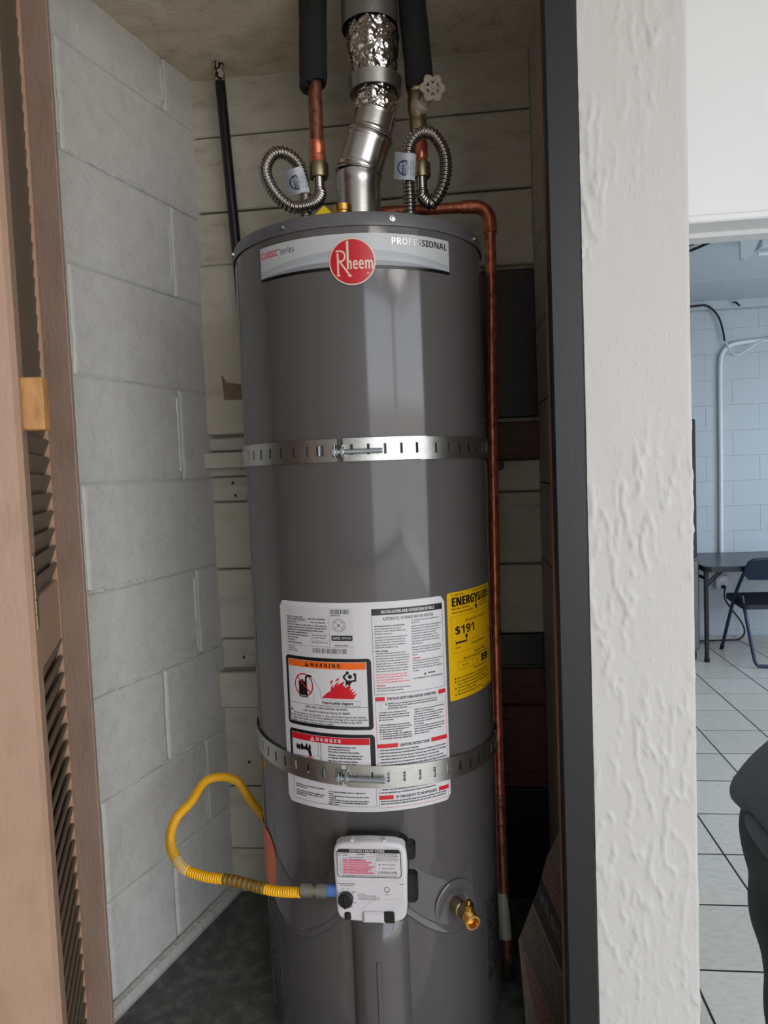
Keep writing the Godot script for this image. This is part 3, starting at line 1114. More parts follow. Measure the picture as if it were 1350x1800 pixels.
	mat("shoe", Color(0.12, 0.12, 0.13), 0.6)
	print_mat("print_instructions", instruction_sheet(), 0.4)
	print_mat("print_energy", energy_sheet(), 0.42)
	print_mat("print_badge", badge_print(), 0.3)
	print_mat("print_emblem", emblem_print(), 0.3)
	print_mat("print_status", status_sheet(), 0.4)
	print_mat("print_dial", dial_print(), 0.38)
	print_mat("print_tag", tag_print(), 0.5)
	print_mat("print_flyer", flyer_print(), 0.7)
	mat("mirror_ink", Color(0.80, 0.80, 0.81), 0.16, 1.0)


func rbox(lo: Vector3, hi: Vector3, ch := 0.002) -> G:
	return G.new().box((lo + hi) * 0.5, hi - lo, Basis(), ch)


# ---------------------------------------------------------------- closet shell
func build_closet() -> void:
	var rng := RandomNumberGenerator.new()
	rng.seed = 11
	# raised concrete floor of the closet
	var fl := struct("floor", rbox(Vector3(-0.95, 0, -1.85), Vector3(0.19, CF, -1.10), 0.006), M.slab, "dark stained concrete closet floor under the water heater", "floor")
	fl.name = "floor"
	# back wall: painted boards on a backing
	var wb := struct("wall_back", rbox(Vector3(-0.75, 0, -1.85), Vector3(0.34, 2.9, -1.685)), M.plank_paint, "closet back wall of painted wooden boards behind the water heater", "wall")
	var left := [[2.352, 2.52, 0.0, "plank_paint"], [2.180, 2.349, 0.002, "plank_paint"], [2.056, 2.177, 0.0, "plank_paint"], [1.658, 2.053, 0.012, "plank_cream"], [1.619, 1.652, 0.002, "plank_paint"], [1.560, 1.617, 0.004, "plank_cream"], [1.500, 1.558, 0.0, "plank_paint"], [1.338, 1.497, 0.002, "plank_cream"], [1.167, 1.335, 0.0, "plank_cream"], [1.09, 1.163, -0.008, "plank_paint"], [1.000, 1.087, 0.020, "plank_cream"], [0.798, 0.997, 0.0, "plank_cream"], [0.640, 0.796, 0.001, "plank_cream"], [0.50, 0.638, 0.0, "plank_paint"]]
	for b in left:
		var x0 := -0.64 if b[2] < 0.01 else -0.60
		part("plank", G.new().box(Vector3((x0 - 0.18) * 0.5, (b[0] + b[1]) * 0.5, -1.678 + b[2]), Vector3(-0.18 - x0, b[1] - b[0] - 0.001, 0.02), Basis(Vector3(0, 0, 1), rng.randf_range(-0.003, 0.003)), 0.003), M[b[3]], wb)
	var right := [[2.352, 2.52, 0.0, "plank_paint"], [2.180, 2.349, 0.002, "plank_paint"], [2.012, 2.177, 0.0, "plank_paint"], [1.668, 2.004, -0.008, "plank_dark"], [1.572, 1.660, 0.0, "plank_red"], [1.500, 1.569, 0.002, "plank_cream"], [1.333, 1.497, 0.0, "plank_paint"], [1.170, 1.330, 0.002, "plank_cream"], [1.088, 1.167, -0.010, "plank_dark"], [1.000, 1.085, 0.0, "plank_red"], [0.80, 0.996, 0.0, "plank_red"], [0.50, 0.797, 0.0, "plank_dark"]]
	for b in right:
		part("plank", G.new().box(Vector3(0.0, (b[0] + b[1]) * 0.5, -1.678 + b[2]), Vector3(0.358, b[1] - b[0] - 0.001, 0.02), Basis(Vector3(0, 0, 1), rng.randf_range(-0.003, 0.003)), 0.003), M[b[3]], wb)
	part("knot_hole", G.new().lathe([Vector2(0.0001, 0.0015), Vector2(0.011, 0.001), Vector2(0.013, -0.001)], 16, Transform3D(Basis(Vector3.RIGHT, PI / 2), Vector3(0.085, 1.561, -1.6645))), M.black_steel, wb)
	for p in [[-0.555, 1.597], [-0.545, 1.543], [-0.54, 1.513], [-0.54, 1.12], [-0.54, 0.86]]:
		part("nail_head", G.new().lathe([Vector2(0.0001, 0.0016), Vector2(0.003, 0.001), Vector2(0.0035, -0.001)], 10, Transform3D(Basis(Vector3.RIGHT, PI / 2), Vector3(p[0], p[1], -1.6665 + (0.020 if p[1] > 1.58 and p[1] < 1.61 else 0.003)))), M.black_steel, wb)
	# torn paper patch on the cream board
	var tp := G.new()
	tp.prism(PackedVector2Array([Vector2(-0.556, 1.800), Vector2(-0.545, 1.782), Vector2(-0.52, 1.776), Vector2(-0.45, 1.78), Vector2(-0.45, 1.738), Vector2(-0.552, 1.740)]), 0.002, Transform3D(Basis(), Vector3(0, 0, -1.6565)))
	part("torn_paper", tp, M.tan_paper, wb, "brown patch of torn paper")
	var cleat := part("wood_cleat", G.new().box(Vector3(-0.44, 1.597, -1.648), Vector3(0.33, 0.037, 0.018), Basis(Vector3(0, 0, 1), -0.006), 0.002), M.plank_cream)
	tag(cleat, "cream wooden lath nailed across the boards, left end of the upper strap", "wood strip")
	# left wall: painted concrete blocks, 15 degrees out of square
	var o := Vector3(-0.595, 0, -1.668)
	var dv := Vector3(-0.257, 0, 0.966).normalized()
	var nn := Vector3(dv.z, 0, -dv.x)
	var wbas := Basis(dv, Vector3.UP, dv.cross(Vector3.UP))
	var core := G.new().box(o + dv * 0.30 - nn * 0.085 + Vector3.UP * 1.45, Vector3(0.70, 2.9, 0.16), wbas, 0.002)
	var wl := struct("wall_left", core, M.mortar_paint, "closet left wall of thickly painted grey-white concrete blocks", "wall")
	var ys := [0.528, 0.746, 0.946, 1.148, 1.347, 1.5555, 1.759, 1.964, 2.165, 2.368, 2.50]
	var js := [[0.22, 0.42], [0.086, 0.42], [0.217], [0.086], [0.417], [0.112], [0.417], [0.107], [0.415], [0.105]]
	var fn := FastNoiseLite.new()
	fn.seed = 5
	fn.frequency = 9.0
	var fn2 := FastNoiseLite.new()
	fn2.seed = 9
	fn2.frequency = 60.0
	for r in 10:
		var us: Array = [-0.03] + js[r] + [0.64]
		for i in us.size() - 1:
			var u0: float = us[i] + 0.0006
			var u1: float = us[i + 1] - 0.0006
			var y0: float = ys[r] + 0.0006
			var y1: float = ys[r + 1] - 0.0006
			var nu := maxi(6, int((u1 - u0) / 0.005))
			var g := G.new()
			var lift := rng.randf_range(-0.0012, 0.0012)
			g.grid(nu, 60, func(u: float, v: float) -> Vector3:
				var uu := lerpf(u0, u1, u)
				var yy := lerpf(y0, y1, v)
				var e := minf(minf(uu - u0, u1 - uu), minf(yy - y0, y1 - yy))
				var p := o + dv * uu + Vector3.UP * yy
				var h := lift + fn.get_noise_3dv(p) * 0.0018 + fn2.get_noise_3dv(p) * 0.0008
				h -= 0.0042 * pow(clampf(1.0 - e / 0.0055, 0.0, 1.0), 1.5)
				return p + nn * h)
			part("concrete_block", g, M.block_paint, wl)
	# thick paint runs over some joints
	var ridge := G.new()
	for q in [[0.107, 1.985, 2.15], [0.112, 1.575, 1.74], [0.417, 1.36, 1.55], [0.417, 1.78, 1.95], [0.105, 2.385, 2.46], [0.086, 1.17, 1.33], [0.086, 0.765, 0.92], [0.415, 2.19, 2.35]]:
		var p := []
		for i in 12:
			var y := lerpf(q[1], q[2], i / 11.0)
			p.append(o + dv * (q[0] + 0.006 + fn2.get_noise_1d(y * 3.0 + q[0]) * 0.003) + Vector3.UP * y - nn * (0.0036 + fn2.get_noise_1d(y * 7.0) * 0.0012))
		ridge.tube(p, 0.005, 10)
	for q in [[2.165, 0.02, 0.40], [1.148, 0.0, 0.36], [1.347, 0.18, 0.42], [0.946, 0.02, 0.46]]:
		var p := []
		for i in 30:
			var u := lerpf(q[1], q[2], i / 29.0) + rng.randf_range(-0.003, 0.003)
			p.append(o + dv * u + Vector3.UP * (q[0] + 0.004 + fn2.get_noise_1d(u * 5.0 + q[0]) * 0.004) - nn * (0.0042 + fn2.get_noise_1d(u * 9.0) * 0.002))
		var rr := []
		for i in 30:
			rr.append(0.0048 + rng.randf_range(-0.0016, 0.0024))
		ridge.tube(p, rr, 8)
	part("paint_ridge", ridge, M.block_paint, wl)
	var sk := G.new()
	sk.box(o + dv * 0.3 + nn * 0.006 + Vector3.UP * 0.540, Vector3(0.68, 0.03, 0.03), wbas * Basis(Vector3.RIGHT, 0.5), 0.008)
	part("mortar_fillet", sk, M.mortar_paint, wl)
	# right wall of the closet: boards too
	var wr := struct("wall_right", rbox(Vector3(0.2, 0, -1.85), Vector3(0.331, 2.9, -1.30)), M.plaster, "closet right wall of painted boards in shade beside the copper pipe", "wall")
	var yr := [0.50, 0.65, 0.815, 0.985, 1.156, 1.344, 1.518, 1.696, 1.861, 2.03, 2.2, 2.37, 2.52]
	for i in yr.size() - 1:
		part("plank", G.new().box(Vector3(0.189, (yr[i] + yr[i + 1]) * 0.5, -1.40), Vector3(0.022, yr[i + 1] - yr[i] - 0.003, 0.56), Basis(), 0.003), M.plank_cream if i % 3 else M.plank_paint, wr)
	# closet ceiling
	var cg := G.new()
	cg.grid(40, 30, func(u: float, v: float) -> Vector3:
		var p := Vector3(lerpf(-0.85, 0.34, u), 2.48, lerpf(-1.69, -1.05, v))
		return p + Vector3.UP * (fn.get_noise_3dv(p * 1.5) * 0.006 + fn2.get_noise_3dv(p * 0.6) * 0.0015), -1.0)
	var cl := struct("ceiling", cg, M.ceiling_plaster, "rough stained plaster ceiling of the closet", "ceiling")
	part("ceiling_slab", rbox(Vector3(-0.85, 2.49, -1.70), Vector3(0.34, 2.9, -1.12)), M.ceiling_plaster, cl)


# ---------------------------------------------------------------- front room
func build_front_room() -> void:
	# white wall end with lumpy plaster
	var a := FastNoiseLite.new()
	a.seed = 21
	a.frequency = 30.0
	a.fractal_type = FastNoiseLite.FRACTAL_RIDGED
	a.fractal_octaves = 3
	var b := FastNoiseLite.new()
	b.seed = 4
	b.frequency = 3.0
	var g := G.new()
	g.grid(90, 800, func(u: float, v: float) -> Vector3:
		var y := v * 2.9
		var s := u * 0.30
		var p := Vector3(0.183 + s, y, -1.08)
		var edge := 0.0
		if s > 0.147:
			var t := s - 0.147
			if t < 0.006:
				p = Vector3(0.330 + 0.003 * sin(t / 0.006 * PI / 2), y, -1.080 - 0.003 * (1.0 - cos(t / 0.006 * PI / 2)))
			else:
				p = Vector3(0.333, y, -1.083 - (t - 0.006))
		var m := smoothstep(0.05, 0.5, b.get_noise_3d(p.x * 2.0, y, 1.0) + 0.25)
		var r := maxf(0.0, a.get_noise_3d(p.x * 1.3, y * 0.28, p.z) - 0.45) * 0.0055 * m + b.get_noise_3d(p.x * 5, y * 3, 5) * 0.0006
		return p + (Vector3(0, 0, 1) if s <= 0.15 else Vector3(1, 0, 0)) * r)
	var col := struct("wall_end", g, M.plaster, "white lumpy plastered wall end between the closet and the tiled passage", "wall")
	part("wall_core", rbox(Vector3(0.184, 0, -1.34), Vector3(0.331, 2.9, -1.083)), M.plaster, col)
	struct("trim_1", rbox(Vector3(0.136, 0, -1.105), Vector3(0.1835, 2.9, -1.077), 0.003), M.black_paint, "charcoal painted door jamb down the right of the closet", "door jamb")
	struct("trim_2", rbox(Vector3(-0.652, 0, -1.088), Vector3(-0.6085, 2.9, -1.08), 0.0008), M.brown_paint, "tan painted door jamb down the left of the closet", "door jamb")
	part("screw_plug", G.new().lathe([Vector2(0.0001, 0.0008), Vector2(0.0038, 0.0008), Vector2(0.0046, -0.001)], 14, Transform3D(Basis(Vector3.RIGHT, PI / 2), Vector3(-0.630, 1.592, -1.0795))), M.brown_paint, get_node("trim_2"))
	struct("trim_3", G.new().box(Vector3(0.1455, 1.45, -1.145), Vector3(0.012, 2.9, 0.035), Basis(), 0.001), M.raw_wood, "bare brown wooden stop strip just inside the charcoal jamb", "wood strip")
	struct("wall_front", rbox(Vector3(-2.4, 0, -1.12), Vector3(-0.66, 2.9, -1.094)), M.brown_paint, "brown wall left of the closet door", "wall")
	struct("wall_head", rbox(Vector3(-0.66, 2.45, -1.12), Vector3(0.335, 2.9, -1.082)), M.plaster, "wall above the closet opening", "wall")
	# header over the passage
	var hd := struct("wall_header", rbox(Vector3(0.30, 2.062, -1.73), Vector3(4.2, 2.9, -1.60), 0.003), M.white_paint, "bright white wall over the passage to the back room", "wall")
	part("edge_board", rbox(Vector3(0.30, 2.050, -1.735), Vector3(4.2, 2.066, -1.592), 0.003), M.white_paint, hd)
	part("soffit_board", rbox(Vector3(0.30, 2.040, -1.715), Vector3(4.2, 2.052, -1.665), 0.002), M.white_paint, hd)
	# outer shell
	struct("wall_side", rbox(Vector3(-2.55, 0, -1.28), Vector3(-2.4, 2.9, 3.55)), M.brown_paint, "brown left wall of the front room", "wall")
	struct("wall_rear", rbox(Vector3(-2.4, 0, 3.4), Vector3(0.78, 2.9, 3.55)), M.white_paint, "white rear wall of the front room", "wall")
	struct("wall_street", rbox(Vector3(3.2, 0, -1.73), Vector3(3.35, 2.9, 0.44)), M.brown_paint, "brown wall beside the tall storefront opening", "wall")
	struct("wall_corner", rbox(Vector3(3.16, 0, 3.31), Vector3(3.35, 2.9, 3.55)), M.white_paint, "corner post between the two storefront openings", "wall")
	struct("ceiling_front", rbox(Vector3(-2.55, 2.9, -1.85), Vector3(4.35, 3.05, 3.55)), M.white_paint, "white ceiling of the front room", "ceiling")
	struct("ground", rbox(Vector3(3.35, -0.25, -10), Vector3(16, -0.12, 14)), M.slab, "concrete ground outside the storefront opening", "ground")
	struct("ground_rear", rbox(Vector3(-10, -0.25, 3.55), Vector3(3.35, -0.12, 14)), M.slab, "concrete ground outside the rear storefront opening", "ground")
	for i in 2:
		var at := Vector3(1.2 + 1.3 * i, 2.86, 1.7)
		var lp := thing("ceiling_panel_lamp" + ("_001" if i else ""), "square white panel lamp on the front room ceiling, " + ["the left one", "the right one by the storefront"][i], "lamp", at, "panel lamps of the front room")
		part("housing", G.new().box(at, Vector3(1.0, 0.06, 1.0), Basis(), 0.004), M.lamp_white, lp)
		part("diffuser", G.new().box(at - Vector3(0, 0.033, 0), Vector3(0.94, 0.008, 0.94), Basis(), 0.002), M.lamp_glow, lp)
		var al := AreaLight3D.new()
		al.name = "panel_light"
		al.area_size = Vector2(0.94, 0.94)
		al.light_energy = 1.5
		al.light_color = Color(1.0, 0.99, 0.97)
		al.position = Vector3(0, -0.045, 0)
		al.rotation.x = -PI / 2
		al.area_range = 12.0
		al.area_attenuation = 2.0
		al.shadow_enabled = true
		lp.add_child(al)
	# tiled floor
	var ft := struct("floor_tiled", rbox(Vector3(-2.55, -0.12, -6.6), Vector3(4.35, -0.0012, 3.55)), M.grout, "floor of large pale grey square tiles with dark grout", "floor")
	var rest := G.new()
	var n := 0
	for i in range(-9, 12):
		for k in range(-17, 14):
			var x0 := 0.644 + 0.331 * i
			var z0 := -2.183 - 0.3335 * k
			if x0 < -2.5 or x0 > 4.1 or z0 > 3.35 or z0 < -6.7:
				continue
			var c := Vector3(x0 + 0.1655, -0.006, z0 - 0.1668)
			var shown := i >= -1 and i <= 6 and k >= -4 and k <= 12
			if shown:
				part("tile", G.new().box(c, Vector3(0.3235, 0.012, 0.3245), Basis(), 0.0007), M["tile%d" % ((i * 7 + k * 5 + 100) % 3)], ft)
				n += 1
			else:
				rest.box(c, Vector3(0.3235, 0.012, 0.3245), Basis(), 0.0007)
	part("tile_field", rest, M.tile1, ft).set_meta("kind", "stuff")


# ---------------------------------------------------------------- back room
func build_back_room() -> void:
	var wf := struct("wall_far", rbox(Vector3(0.2, 0, -6.66), Vector3(4.35, 2.95, -6.462)), M.blue_wall, "pale blue block wall at the far end of the back room", "wall")
	var rng := RandomNumberGenerator.new()
	rng.seed = 3
	for r in 13:
		var y0 := 2.216 - 0.2165 * 10 + 0.2165 * r
		if y0 > 2.75:
			break
		var x := 1.44 if r % 2 else 1.22
		while x < 4.1:
			var y1 := minf(y0 + 0.2158, 2.80)
			part("concrete_block", rbox(Vector3(x, maxf(y0, 0.0), -6.475), Vector3(x + 0.4394, y1, -6.45 + rng.randf_range(-0.0004, 0.0004)), 0.0013), M.blue_wall, wf)
			x += 0.44
	part("wall_plate", rbox(Vector3(0.34, 2.812, -6.48), Vector3(4.2, 2.888, -6.43), 0.003), M.blue_wall, wf)
	struct("wall_left_back", rbox(Vector3(0.2, 0, -6.5), Vector3(0.333, 2.95, -1.86)), M.blue_wall, "left wall of the back room", "wall")
	struct("wall_window", rbox(Vector3(4.2, 0, -6.5), Vector3(4.35, 0.9, -2.7)), M.blue_wall, "low wall under the back room window", "wall")
	struct("wall_window_head", rbox(Vector3(4.2, 2.5, -6.5), Vector3(4.35, 2.95, -2.7)), M.blue_wall, "wall over the back room window", "wall")
	struct("wall_window_side", rbox(Vector3(4.2, 0.9, -6.5), Vector3(4.35, 2.5, -5.35)), M.blue_wall, "wall beyond the back room window", "wall")
	var cb := struct("ceiling_back", rbox(Vector3(0.2, 2.888, -6.5), Vector3(4.35, 3.05, -1.84)), M.blue_ceiling, "pale blue ceiling of the back room", "ceiling")
	part("ceiling_panel", rbox(Vector3(0.34, 2.880, -6.46), Vector3(4.2, 2.892, -5.69), 0.002), M.blue_wall, cb)
	part("ceiling_panel", rbox(Vector3(0.34, 2.882, -5.68), Vector3(4.2, 2.892, -4.45), 0.002), M.blue_ceiling, cb)
	# white conduit loop on the far wall
	var cd := G.new()
	var p := []
	for q in [[4.18, 2.57], [3.3, 2.552], [2.9, 2.540], [2.6, 2.530], [2.40, 2.519], [2.30, 2.500], [2.245, 2.45], [2.222, 2.38], [2.216, 2.2], [2.213, 1.6], [2.208, 1.0], [2.204, 0.52]]:
		p.append(Vector3(q[0], q[1], -6.43))
	cd.tube(spline(p, 0.02), 0.018, 12)
	tag(part("conduit", cd, M.white_paint), "white pipe running down the pale blue far wall with a rounded top corner", "pipe")
	# thin cable that hangs over it
	var c1 := G.new()
	var p1 := []
	for q in [[2.258, 2.520], [2.299, 2.446], [2.340, 2.412], [2.386, 2.424], [2.455, 2.467], [2.533, 2.512], [2.7, 2.55]]:
		p1.append(Vector3(q[0], q[1], -6.405))
	c1.tube(spline(p1, 0.02), 0.006, 8)
	tag(part("hanging_wire", c1, M.white_paint), "thin white wire sagging below the rounded corner of the white pipe", "wire")
	var c2 := G.new()
	p1 = []
	for q in [[1.5, 2.842], [1.98, 2.842], [2.09, 2.845], [2.15, 2.812], [2.205, 2.737], [2.237, 2.630], [2.25, 2.535]]:
		p1.append(Vector3(q[0], q[1], -6.415))
	c2.tube(spline(p1, 0.02), 0.0085, 8)
	tag(part("black_cable", c2, M.cable_black), "black cable running along the top of the far wall and curving down", "cable")
	var hk := G.new()
	hk.tube([Vector3(2.33, 2.855, -6.42), Vector3(2.335, 2.85, -6.39), Vector3(2.365, 2.815, -6.385)], 0.008, 8)
	tag(part("hook", hk, M.cable_black), "small dark hook on the board at the top of the far wall", "hook")
	# outlet box and cord
	var ob := thing("outlet_box", "grey electrical box low on the far wall under the table", "outlet", Vector3(2.2, 0.417, -6.44))
	part("box", rbox(Vector3(2.147, 0.417, -6.45), Vector3(2.255, 0.54, -6.39), 0.008), M.lamp_white, ob)
	part("socket", G.new().lathe([Vector2(0.0001, 0.006), Vector2(0.022, 0.006), Vector2(0.024, 0.0)], 20, Transform3D(Basis(Vector3.RIGHT, PI / 2), Vector3(2.20, 0.505, -6.391))), M.white_paint, ob)
	part("socket", G.new().lathe([Vector2(0.0001, 0.006), Vector2(0.022, 0.006), Vector2(0.024, 0.0)], 20, Transform3D(Basis(Vector3.RIGHT, PI / 2), Vector3(2.205, 0.448, -6.391))), M.white_paint, ob)
	var pc := thing("power_cord", "black cord plugged into the outlet box and trailing to the floor", "cord", Vector3(2.2, 0.01, -6.35))
	part("plug", G.new().box(Vector3(2.207, 0.442, -6.37), Vector3(0.034, 0.03, 0.04), Basis(), 0.008), M.cable_black, pc)
	p1 = [Vector3(2.208, 0.436, -6.352)]
	for q in [[2.205, 0.347, -6.35], [2.265, 0.246, -6.35], [2.335, 0.136, -6.33], [2.345, 0.06, -6.30], [2.29, 0.012, -6.27], [2.2, 0.01, -6.25], [1.9, 0.01, -6.22]]:
		p1.append(Vector3(q[0], q[1], q[2]))
	part("flex", G.new().tube(spline(p1, 0.015), 0.0075, 8), M.cable_black, pc)
	# strip lamp on the ceiling, switched off, and wires
	var lp := thing("strip_light", "unlit strip light fitting on the back room ceiling", "lamp", Vector3(2.5, 2.88, -4.7))
	part("housing", rbox(Vector3(1.86, 2.825, -4.79), Vector3(3.1, 2.884, -4.66), 0.004), M.lamp_white, lp)
	part("end_bracket", G.new().prism(PackedVector2Array([Vector2(0, 0), Vector2(0.12, 0), Vector2(0.07, -0.10), Vector2(0.02, -0.13), Vector2(0, -0.12)]), 0.03, Transform3D(Basis(), Vector3(1.735, 2.884, -4.69))), M.lamp_white, lp)
	part("tube", G.new().tube([Vector3(1.86, 2.80, -4.725), Vector3(3.08, 2.80, -4.725)], 0.013, 12), M.white_paint, lp)
	var wi := 0
	for q in [[Vector3(1.30, 2.872, -5.15), Vector3(1.70, 2.872, -4.25), 0.009, "thickest dark wire of the three on the back room ceiling"], [Vector3(1.30, 2.876, -5.0), Vector3(1.62, 2.876, -4.25), 0.004, "thin middle wire on the back room ceiling"], [Vector3(1.28, 2.876, -4.92), Vector3(1.53, 2.876, -4.3), 0.004, "thin wire on the back room ceiling, the one nearest the white wall end"]]:
		var pts := [q[0], (q[0] + q[1]) * 0.5 + Vector3(0.01, -0.012, 0), q[1]]
		tag(part("ceiling_wire" + ("_%03d" % wi if wi else ""), G.new().tube(spline(pts, 0.05), q[2], 8), M.cable_black), q[3], "wire", "wires on the back room ceiling")
		wi += 1


# ---------------------------------------------------------------- water heater
func screw(at: Vector3, out: Vector3, parent: Node) -> void:
	var y := out.normalized()
	var x := Vector3.UP.cross(y).normalized()
	var b := Basis(x, y, x.cross(y))
	var g := G.new().lathe([Vector2(0.0001, 0.0042), Vector2(0.0022, 0.0040), Vector2(0.0034, 0.0034), Vector2(0.0036, 0.0012), Vector2(0.0052, 0.0010), Vector2(0.0054, -0.001)], 6, Transform3D(b, at))
	part("screw", g, M.zinc_bolt, parent)


func build_heater() -> void:
	var t := thing("water_heater", "tall dark grey gas water heater with white instruction sheet and yellow energy label", "water heater", Vector3(TX, CF, TZ))
	var xf := Transform3D(Basis(), Vector3(TX, 0, TZ))
	var jk := part("jacket", G.new().lathe([Vector2(0.20, CF + 0.012), Vector2(0.226, CF + 0.012), Vector2(TR, CF + 0.018), Vector2(TR, 1.949)], 128, xf), M.jacket, t)
	# back seam and the two faint panel lines low on the jacket
	part("seam", G.new().box(cyl(-63, 1.25, TR + 0.0003), Vector3(0.006, 1.38, 0.0012), Basis(Vector3.UP, deg_to_rad(-63)), 0.0004), M.jacket, jk)
	for i in 3:
		var a: float = [-120.0, 0.0, 120.0][i]
		part("foot", G.new().lathe([Vector2(0.03, CF), Vector2(0.03, CF + 0.012), Vector2(0.02, CF + 0.02)], 12, Transform3D(Basis(), cyl(a, 0, 0.17))), M.black_steel, t)
	var cap := part("top_cap", G.new().lathe([Vector2(TR + 0.0025, 1.9465), Vector2(TR + 0.0028, 1.964), Vector2(TR + 0.0012, 1.9675), Vector2(TR - 0.003, 1.9695), Vector2(0.15, 1.9735), Vector2(0.0001, 1.9745)], 128, xf), M.cap_paint, t)
	for a in [-66.4, -23.6, 21.9, 69.9, 115.0, 160.0]:
		screw(cyl(a, 1.9575, TR + 0.0024), Vector3(sin(deg_to_rad(a)), 0, cos(deg_to_rad(a))), cap)
	# badge with the raised emblem
	var bd := part("badge", wrap_sheet(-37.3, 48.7, 1.8795, 1.9345, TR + 0.0009, 0.0), M.print_badge, t, "silver grey nameplate band")
	var eg := G.new()
	var ec := 5.3
	var ey := 1.8905
	for s in [[0.0378, 0.0012, false], [0.0366, 0.0022, true]]:
		var g := G.new()
		var k := g.vert(cyl(ec, ey, TR + s[1]), Vector3(sin(deg_to_rad(ec)), 0, cos(deg_to_rad(ec))), Vector2(0.5, 0.5))
		var last := []
		for ring in range(1, 7):
			var row := []
			for i in 65:
				var a := TAU * i / 64
				var r: float = s[0] * ring / 6.0
				var deg := ec + rad_to_deg(cos(a) * r / TR)
				row.append(g.vert(cyl(deg, ey - sin(a) * r, TR + s[1]), Vector3(sin(deg_to_rad(deg)), 0, cos(deg_to_rad(deg))), Vector2(0.5 + cos(a) * 0.5 * ring / 6.0, 0.5 + sin(a) * 0.5 * ring / 6.0)))
			for i in 64:
				if ring == 1:
					g.tri(k, row[i], row[i + 1])
				else:
					g.tri(last[i], row[i], row[i + 1])
					g.tri(last[i], row[i + 1], last[i + 1])
			last = row
		if s[2]:
			for i in 64:
				var p0: Vector3 = g.v[last[i]]
				var p1: Vector3 = g.v[last[i + 1]]
				var inw := (Vector3(TX, p0.y, TZ) - p0).normalized() * 0.002
				g.face([p0, p1, p1 + inw, p0 + inw], Vector3.ZERO, [Vector2(0.01, 0.01), Vector2(0.01, 0.01), Vector2(0.01, 0.01), Vector2(0.01, 0.01)])
			part("emblem", g, M.print_emblem, bd, "round red emblem with cream lettering")
	# mirror lettering on the right of the badge
	var tm := TextMesh.new()
	tm.text = "PROFESSIONAL"
	tm.font = font(true)
	tm.font_size = 48
	tm.pixel_size = 0.0004
	tm.depth = 0.0
	tm.curve_step = 1.0
	var arr := tm.get_mesh_arrays()
	var tv: PackedVector3Array = arr[Mesh.ARRAY_VERTEX]
	var lo := Vector3(1e9, 1e9, 0)
	var hi := -lo
	for q in tv:
		lo = lo.min(q)
		hi = hi.max(q)
	var lg := G.new()
	for q in tv:
		var deg := lerpf(21.3, 47.4, (q.x - lo.x) / (hi.x - lo.x))
		var p := cyl(deg, lerpf(1.9180, 1.9285, (q.y - lo.y) / (hi.y - lo.y)), TR + 0.0013)
		lg.vert(p, Vector3(sin(deg_to_rad(deg)), 0, cos(deg_to_rad(deg))))
	var ti: PackedInt32Array = arr[Mesh.ARRAY_INDEX]
	for i in range(0, ti.size(), 3):
		lg.tri(ti[i], ti[i + 1], ti[i + 2])
	part("lettering", lg, M.mirror_ink, bd, "mirror bright capital letters")
	# sheets
	part("instruction_sheet", wrap_sheet(-35.7, 39.3, 0.9965, 1.3465, TR + 0.0008, 0.010), M.print_instructions, t, "large white sheet of printed warnings and instructions")
	part("energy_label", wrap_sheet(40.7, 76.3, 1.163, 1.3485, TR + 0.0010, 0.003), M.print_energy, t, "yellow energy label with a large dollar figure")
	part("warning_sticker", wrap_sheet(-84, -48.5, 0.800, 0.905, TR + 0.0008, 0.045), M.orange_tag, t, "orange sticker at the left edge")
	# top connections
	for s in [-0.102, 0.102]:
		part("nipple", G.new().lathe([Vector2(0.012, 1.965), Vector2(0.012, 1.99), Vector2(0.0145, 1.99), Vector2(0.0145, 2.005), Vector2(0.011, 2.006)], 20, Transform3D(Basis(), Vector3(TX + s, 0, TZ - 0.003))), M.steel, t)
	part("anode_plug", G.new().lathe([Vector2(0.0155, 1.965), Vector2(0.0155, 1.995), Vector2(0.0135, 1.996), Vector2(0.0135, 2.001), Vector2(0.0155, 2.002), Vector2(0.0155, 2.012), Vector2(0.0001, 2.013)], 24, Transform3D(Basis(), Vector3(-0.187, 0, -1.235))), M.brass, t, "brass fitting")
	part("hang_tag", G.new().box(Vector3(-0.217, 1.988, -1.225), Vector3(0.034, 0.05, 0.002), Basis(Vector3.UP, 0.3) * Basis(Vector3(0, 0, 1), -0.7) * Basis(Vector3.RIGHT, -0.5), 0.0006), M.yellow_tag, t, "small yellow tag")
	# burner access cover: a rounded vertical rib with a slot, and the scalloped apron above it
	var rib := G.new()
	rib.grid(24, 30, func(u: float, v: float) -> Vector3:
		var a := lerpf(-6.6, 17.4, u)
		var y := lerpf(CF + 0.02, 0.835, v)
		var s := sin(PI * u)
		var top := smoothstep(0.0, 0.05, 0.835 - y)
		return cyl(a, y, TR + 0.024 * pow(s, 0.6) * (0.25 + 0.75 * top) + 0.0005))
	var rb := part("burner_cover", rib, M.jacket, t, "rounded burner access cover")
	part("cover_slot", G.new().box(cyl(4.7, 0.655, TR + 0.0245), Vector3(0.009, 0.20, 0.004), Basis(Vector3.UP, deg_to_rad(4.7)), 0.0018), M.jacket, rb)
